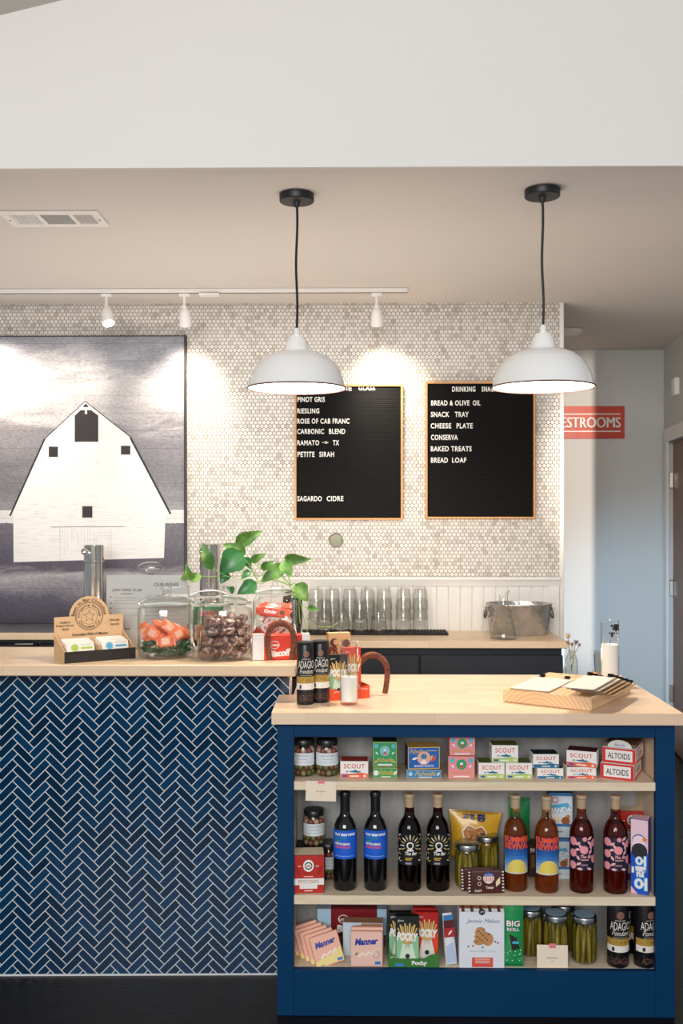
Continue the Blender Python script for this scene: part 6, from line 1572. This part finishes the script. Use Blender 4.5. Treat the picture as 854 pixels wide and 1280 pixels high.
# candles
def candle(label, px, Y, rad, ytop, ywax, soot=False):
    hh_ = Z(ytop, Y) - Z_ISL; hx_ = Z(ywax, Y) - Z_ISL
    t = thing('candle', label, 'candle', (X(px, Y), Y, Z_ISL))
    b = MB(); CGm = glass('fefefd', 'c9cfcc', name='candle_glass', refl=1.4)
    b.lathe([(.0001, .003), (rad * .9, .002), (rad * .98, .003), (rad, .01), (rad, hh_ - .012), (rad * .97, hh_ - .006), (rad * 1.0, hh_), (rad * .95, hh_), (rad * .92, hh_ - .006), (rad * .95, hh_ - .015), (rad * .95, .012), (.0001, .0085)], CGm, 40, cap=False); b.build('glass_tube', t)
    b = MB(); b.lathe([(.0001, .009), (rad * .93, .0115), (rad * .945, hx_ - .002), (rad * .8, hx_ - .004), (.0001, hx_ - .005)], M('faf7f2', .45, var=.01), 36); b.build('wax', t)
    b = MB(); b.tube([(0, 0, hx_ - .006), (.001, 0, hx_ + .006), (.003, 0, hx_ + .011)], .0009, M('2a2320', .8), 6); b.build('wick', t)
    if soot:
        b = MB(); rnd = random.Random(6)
        for k in range(46):
            a = rnd.gauss(-.9, .32) ; z_ = hh_ - .012 - abs(rnd.gauss(0, .016)); b.cyl(rad * 1.004, 0); b.disc(a * rad + rad * 1.35, z_, rnd.uniform(.0018, .0052), M('2b211d', .8), .0003, 8)
        b.build('soot', t)
    return t
candle('white candle in tall clear glass in front of the Pocky boxes on the island', 436.3, 3.072, .0280, 800.5, 845)
candle('white candle in tall glass with sooty top behind the menu board pile', 762.5, 3.36, .0305, 775, 804, True)
# orange-red tray with boxes
pA = Vector((-.078, 3.125)); pB = Vector((.051, 3.175)); rz_ = math.atan2(pB.y - pA.y, pB.x - pA.x); Lt = (pB - pA).length
t = thing('snack_tray', 'orange red open display tray behind the candle on the island', 'display tray', (pA.x, pA.y, Z_ISL), rz_)
OT = M('e2502a', .45); b = MB()
b.box(0, Lt, 0, .0015, .0, .030, OT); b.prism([(Lt - .034, .030), (Lt, .030), (Lt, .041), (Lt - .026, .038)], OT, 0, .0015, axis='y'); b.prism([(0, .030), (.032, .030), (.024, .035), (0, .036)], OT, 0, .0015, axis='y')
b.box(0, .0015, .0015, .09, 0, .045, OT); b.box(Lt - .0015, Lt, .0015, .09, 0, .041, OT); b.box(0, Lt, .0885, .09, 0, .05, OT); b.box(0, Lt, .0015, .09, 0, .0015, OT)
b.plane(0); b.text('glico', .018, .022, .034, .030, WHT, .0008); b.text('Pocky', Lt - .03, .026, Lt - .006, .034, WHT, .0008, shear=.2); b.build('tray', t, smooth=False)
mtt = Matrix.Translation((pA.x, pA.y, Z_ISL)) @ Matrix.Rotation(rz_, 4, 'Z')
single(pocky(.064, .140, .02, *GP), 'snack_box', 'green and black Pocky box in the orange tray on the island', 'snack box', mtt @ Vector((.036, .008, .002)), rot=(R(-2), 0, rz_))
single(pocky(.058, .156, .02, 'dd4a2a', 'd8401f', 'e9d9cc'), 'snack_box', 'red Pocky box at the right of the orange tray on the island', 'snack box', mtt @ Vector((.096, .038, .002)), rot=(R(-2), 0, rz_))
b = carton(.075, .03, .196, M('d7a877', .5), M('b07f52', .5), M('e2c093', .5))
b.disc(-.018, .165, .014, M('5a2f22', .5), .0006); b.disc(-.012, .166, .009, M('d7a877', .5), .001); b.disc(.022, .162, .013, M('6a3826', .5), .0006); b.text('PR', -.034, .128, -.004, .152, M('7d2f22', .5), .0008, bold=.05); b.disc(.012, .138, .007, M('c9402f', .5), .0008); b.rect(-.034, .02, .034, .11, M('a56a3f', .5), .0005)
single(b, 'cracker_box', 'tan box with dark brown print behind the Pocky boxes on the island', 'snack box', (X(424.5, 3.25), 3.262, Z_ISL + .0005), R(14))
horseshoe(.098, .124, 'rusty horseshoe standing on the island right of the orange tray', (X(466, 3.2), 3.218, Z_ISL + .006), R(-6), R(3))
# cutting board
pF = H(741.5, 892, Z_ISL) ; pF.y += .022
ang_s = R(-33)
DUR = Z_ISL
def endgrain():
    m, nt, bs = new_mat('chunky_pine_board')
    wv = nt.nodes.new('ShaderNodeTexWave'); wv.wave_type = 'RINGS'; wv.rings_direction = 'SPHERICAL'; wv.inputs['Scale'].default_value = 26; wv.inputs['Distortion'].default_value = 2.2; wv.inputs['Detail'].default_value = 2
    nt.links.new(coord(nt, loc=(.17, .02, .06), scale=(1, .12, 1)), wv.inputs['Vector'])
    g = noise(nt, coord(nt, scale=(40, 3, 40)), 3, 4)
    c = ramp(nt, wv.outputs['Fac'], [(.0, 'd3a679'), (.6, 'deb68a'), (1, 'e6c39a')])
    nt.links.new(mixc(nt, math_n(nt, 'MULTIPLY', g, .45), c, lin('edd0a8')), bs.inputs['Base Color']); bs.inputs['Roughness'].default_value = .5
    return m
cb_w, cb_l, cb_t = .285, .375, .043
b = MB(); b.box(-cb_w, 0, 0, cb_l, 0, cb_t, endgrain(), .004)
single(b, 'wooden_board', 'thick wooden board lying askew on the island, carrying clipboard menus', 'board', (pF.x, pF.y, Z_ISL + .0003), ang_s)
mcb = Matrix.Translation((pF.x, pF.y, Z_ISL + cb_t + .0008)) @ Matrix.Rotation(ang_s, 4, 'Z')
PAP = M('dcd5cd', .6, var=.02); CLIPB = M('b08f6a', .5); CK = M('1b1919', .35, .4)
def clipboard(p_a, p_b, p_c, p_d, z_, label, paper=True):
    """p_a near-left, p_b near-right, p_c far-right, p_d far-left photo points at height z_"""
    A, B_, C_, D_ = [H(*p_, z_) for p_ in (p_a, p_b, p_c, p_d)]
    ctr = (A + B_ + C_ + D_) / 4
    along = ((C_ + D_) - (A + B_)); along.z = 0; ang = math.atan2(along.y, along.x) - PI/2
    L = along.length / 2; Wd = ((B_ - A).length + (C_ - D_).length) / 2
    Wd = min(Wd, .16); L = min(L, .24)
    t = thing('clipboard', label, 'clipboard', (ctr.x, ctr.y, z_), ang, 'clipboard menus on the wooden board')
    b = MB(); b.box(-Wd/2, Wd/2, -L/2, L/2, 0, .003, CLIPB, .0008); bk_ = b.build('backing_board', t)
    if paper:
        b = MB(); b.box(-Wd/2 + .003, Wd/2 - .003, -L/2 - .012, L/2 - .008, .0031, .0038, PAP); b.box(-Wd/2 + .006, Wd/2 - .001, -L/2 - .004, L/2 - .008, .0039, .0046, PAP); b.build('paper', t)
    b = MB()
    for sx in (-.32, .32):
        b.box(Wd * sx - .009, Wd * sx + .009, L/2 - .014, L/2 + .004, .0048, .0065, CK, .0006); b.tube([(Wd * sx - .009, L/2 + .002, .010), (Wd * sx + .009, L/2 + .002, .010)], .0035, CK, 8)
    b.build('clip', bk_, label='black spring clips')
    return t
zb_ = Z_ISL + cb_t + .001
clipboard((638, 862), (676, 869), (722, 850), (676, 843.5), zb_, 'left clipboard of paper menus on the wooden board')
fan = ['lowest of the fanned right pile', 'second from the bottom of the fanned right pile', 'third from the bottom of the fanned right pile', 'just under the top one of the right pile', 'topmost clipboard of paper menus on the right pile']
for k in range(5):
    dx_ = (4 - k) * 6.0
    zz = zb_ + .0078 * k
    off = (zz - zb_) * -240
    clipboard((697 + dx_, 871 + off + .2 * k), (735 + dx_, 873.5 + off), (779 + dx_, 853 + off), (735 + dx_, 848.5 + off), zz, 'clipboard, ' + fan[k] if k < 4 else fan[k], k >= 3)
# vase with dried flowers, glass, orange
yv = 3.585
t = thing('bud_vase', 'small clear bud vase of dried brown flowers at the island back edge', 'vase', (X(714.5, yv), yv, Z_ISL))
hv = Z(812, yv) - Z_ISL
b = MB(); b.lathe([(.0001, .003), (.02, .001), (.0225, .004), (.0225, hv * .62), (.016, hv * .8), (.0125, hv * .9), (.0145, hv)], glass('ecefe9', '8d8f86', name='vase_glass'), 24, cap=False); b.build('glass_body', t)
DRY = M('7d6450', .8, vscale=200, var=.4); DRY2 = M('a08a62', .8, vscale=200, var=.4); DRY3 = M('6a5660', .8, vscale=200, var=.4)
b = MB(); fl = []
for dx, dz, m_, r_ in ((-.012, hv + .050, DRY2, .011), (.016, hv + .028, DRY3, .011), (-.014, hv + .026, DRY, .009), (.002, hv + .020, DRY, .008), (.028, hv + .018, DRY3, .006)):
    b.tube([(0, 0, .02), (dx * .3, 0, hv * .8), (dx, -.002, dz)], .0011, M('7a6a48', .7), 6); fl.append((dx, dz, m_, r_))
st_ = b.build('stems', t)
for dx, dz, m_, r_ in fl:
    b = MB(); b.ball((dx, -.002, dz), r_ * .62, m_, 10, 7); rnd = random.Random(int(dz * 9999))
    for k in range(26):
        v = Vector((rnd.gauss(0, 1), rnd.gauss(0, 1), rnd.gauss(.3, 1))).normalized(); c_ = Vector((dx, -.002, dz)); b.tube([c_ + v * r_ * .4, c_ + v * r_ * 1.15], [.0014, .0002], m_, 5)
    b.build('dried_flower', st_)
yg = 3.52
b = MB(); hg = Z(813, yg) - Z_ISL; b.lathe([(.0001, .006), (.018, .002), (.0195, .004), (.025, hg), (.0235, hg), (.018, .012), (.0001, .011)], glass('f3f4f0', '8d9590', name='shot_glass', refl=1.2), 28, cap=False)
single(b, 'shot_glass', 'small clear glass standing behind the sooty candle', 'glass', (X(751, yg), yg, Z_ISL))
b = MB(); b.ball((0, 0, .021), .026, M('e9a24a', .5, vscale=60, var=.12), 20, 12, (1, 1, .82)); b.lathe([(.0025, .0425), (.0018, .046)], M('6a7a3a', .6), 8)
single(b, 'small_gourd', 'small orange gourd beside the candle behind the board', 'gourd', (X(741, 3.44), 3.44, Z_ISL + .0003))
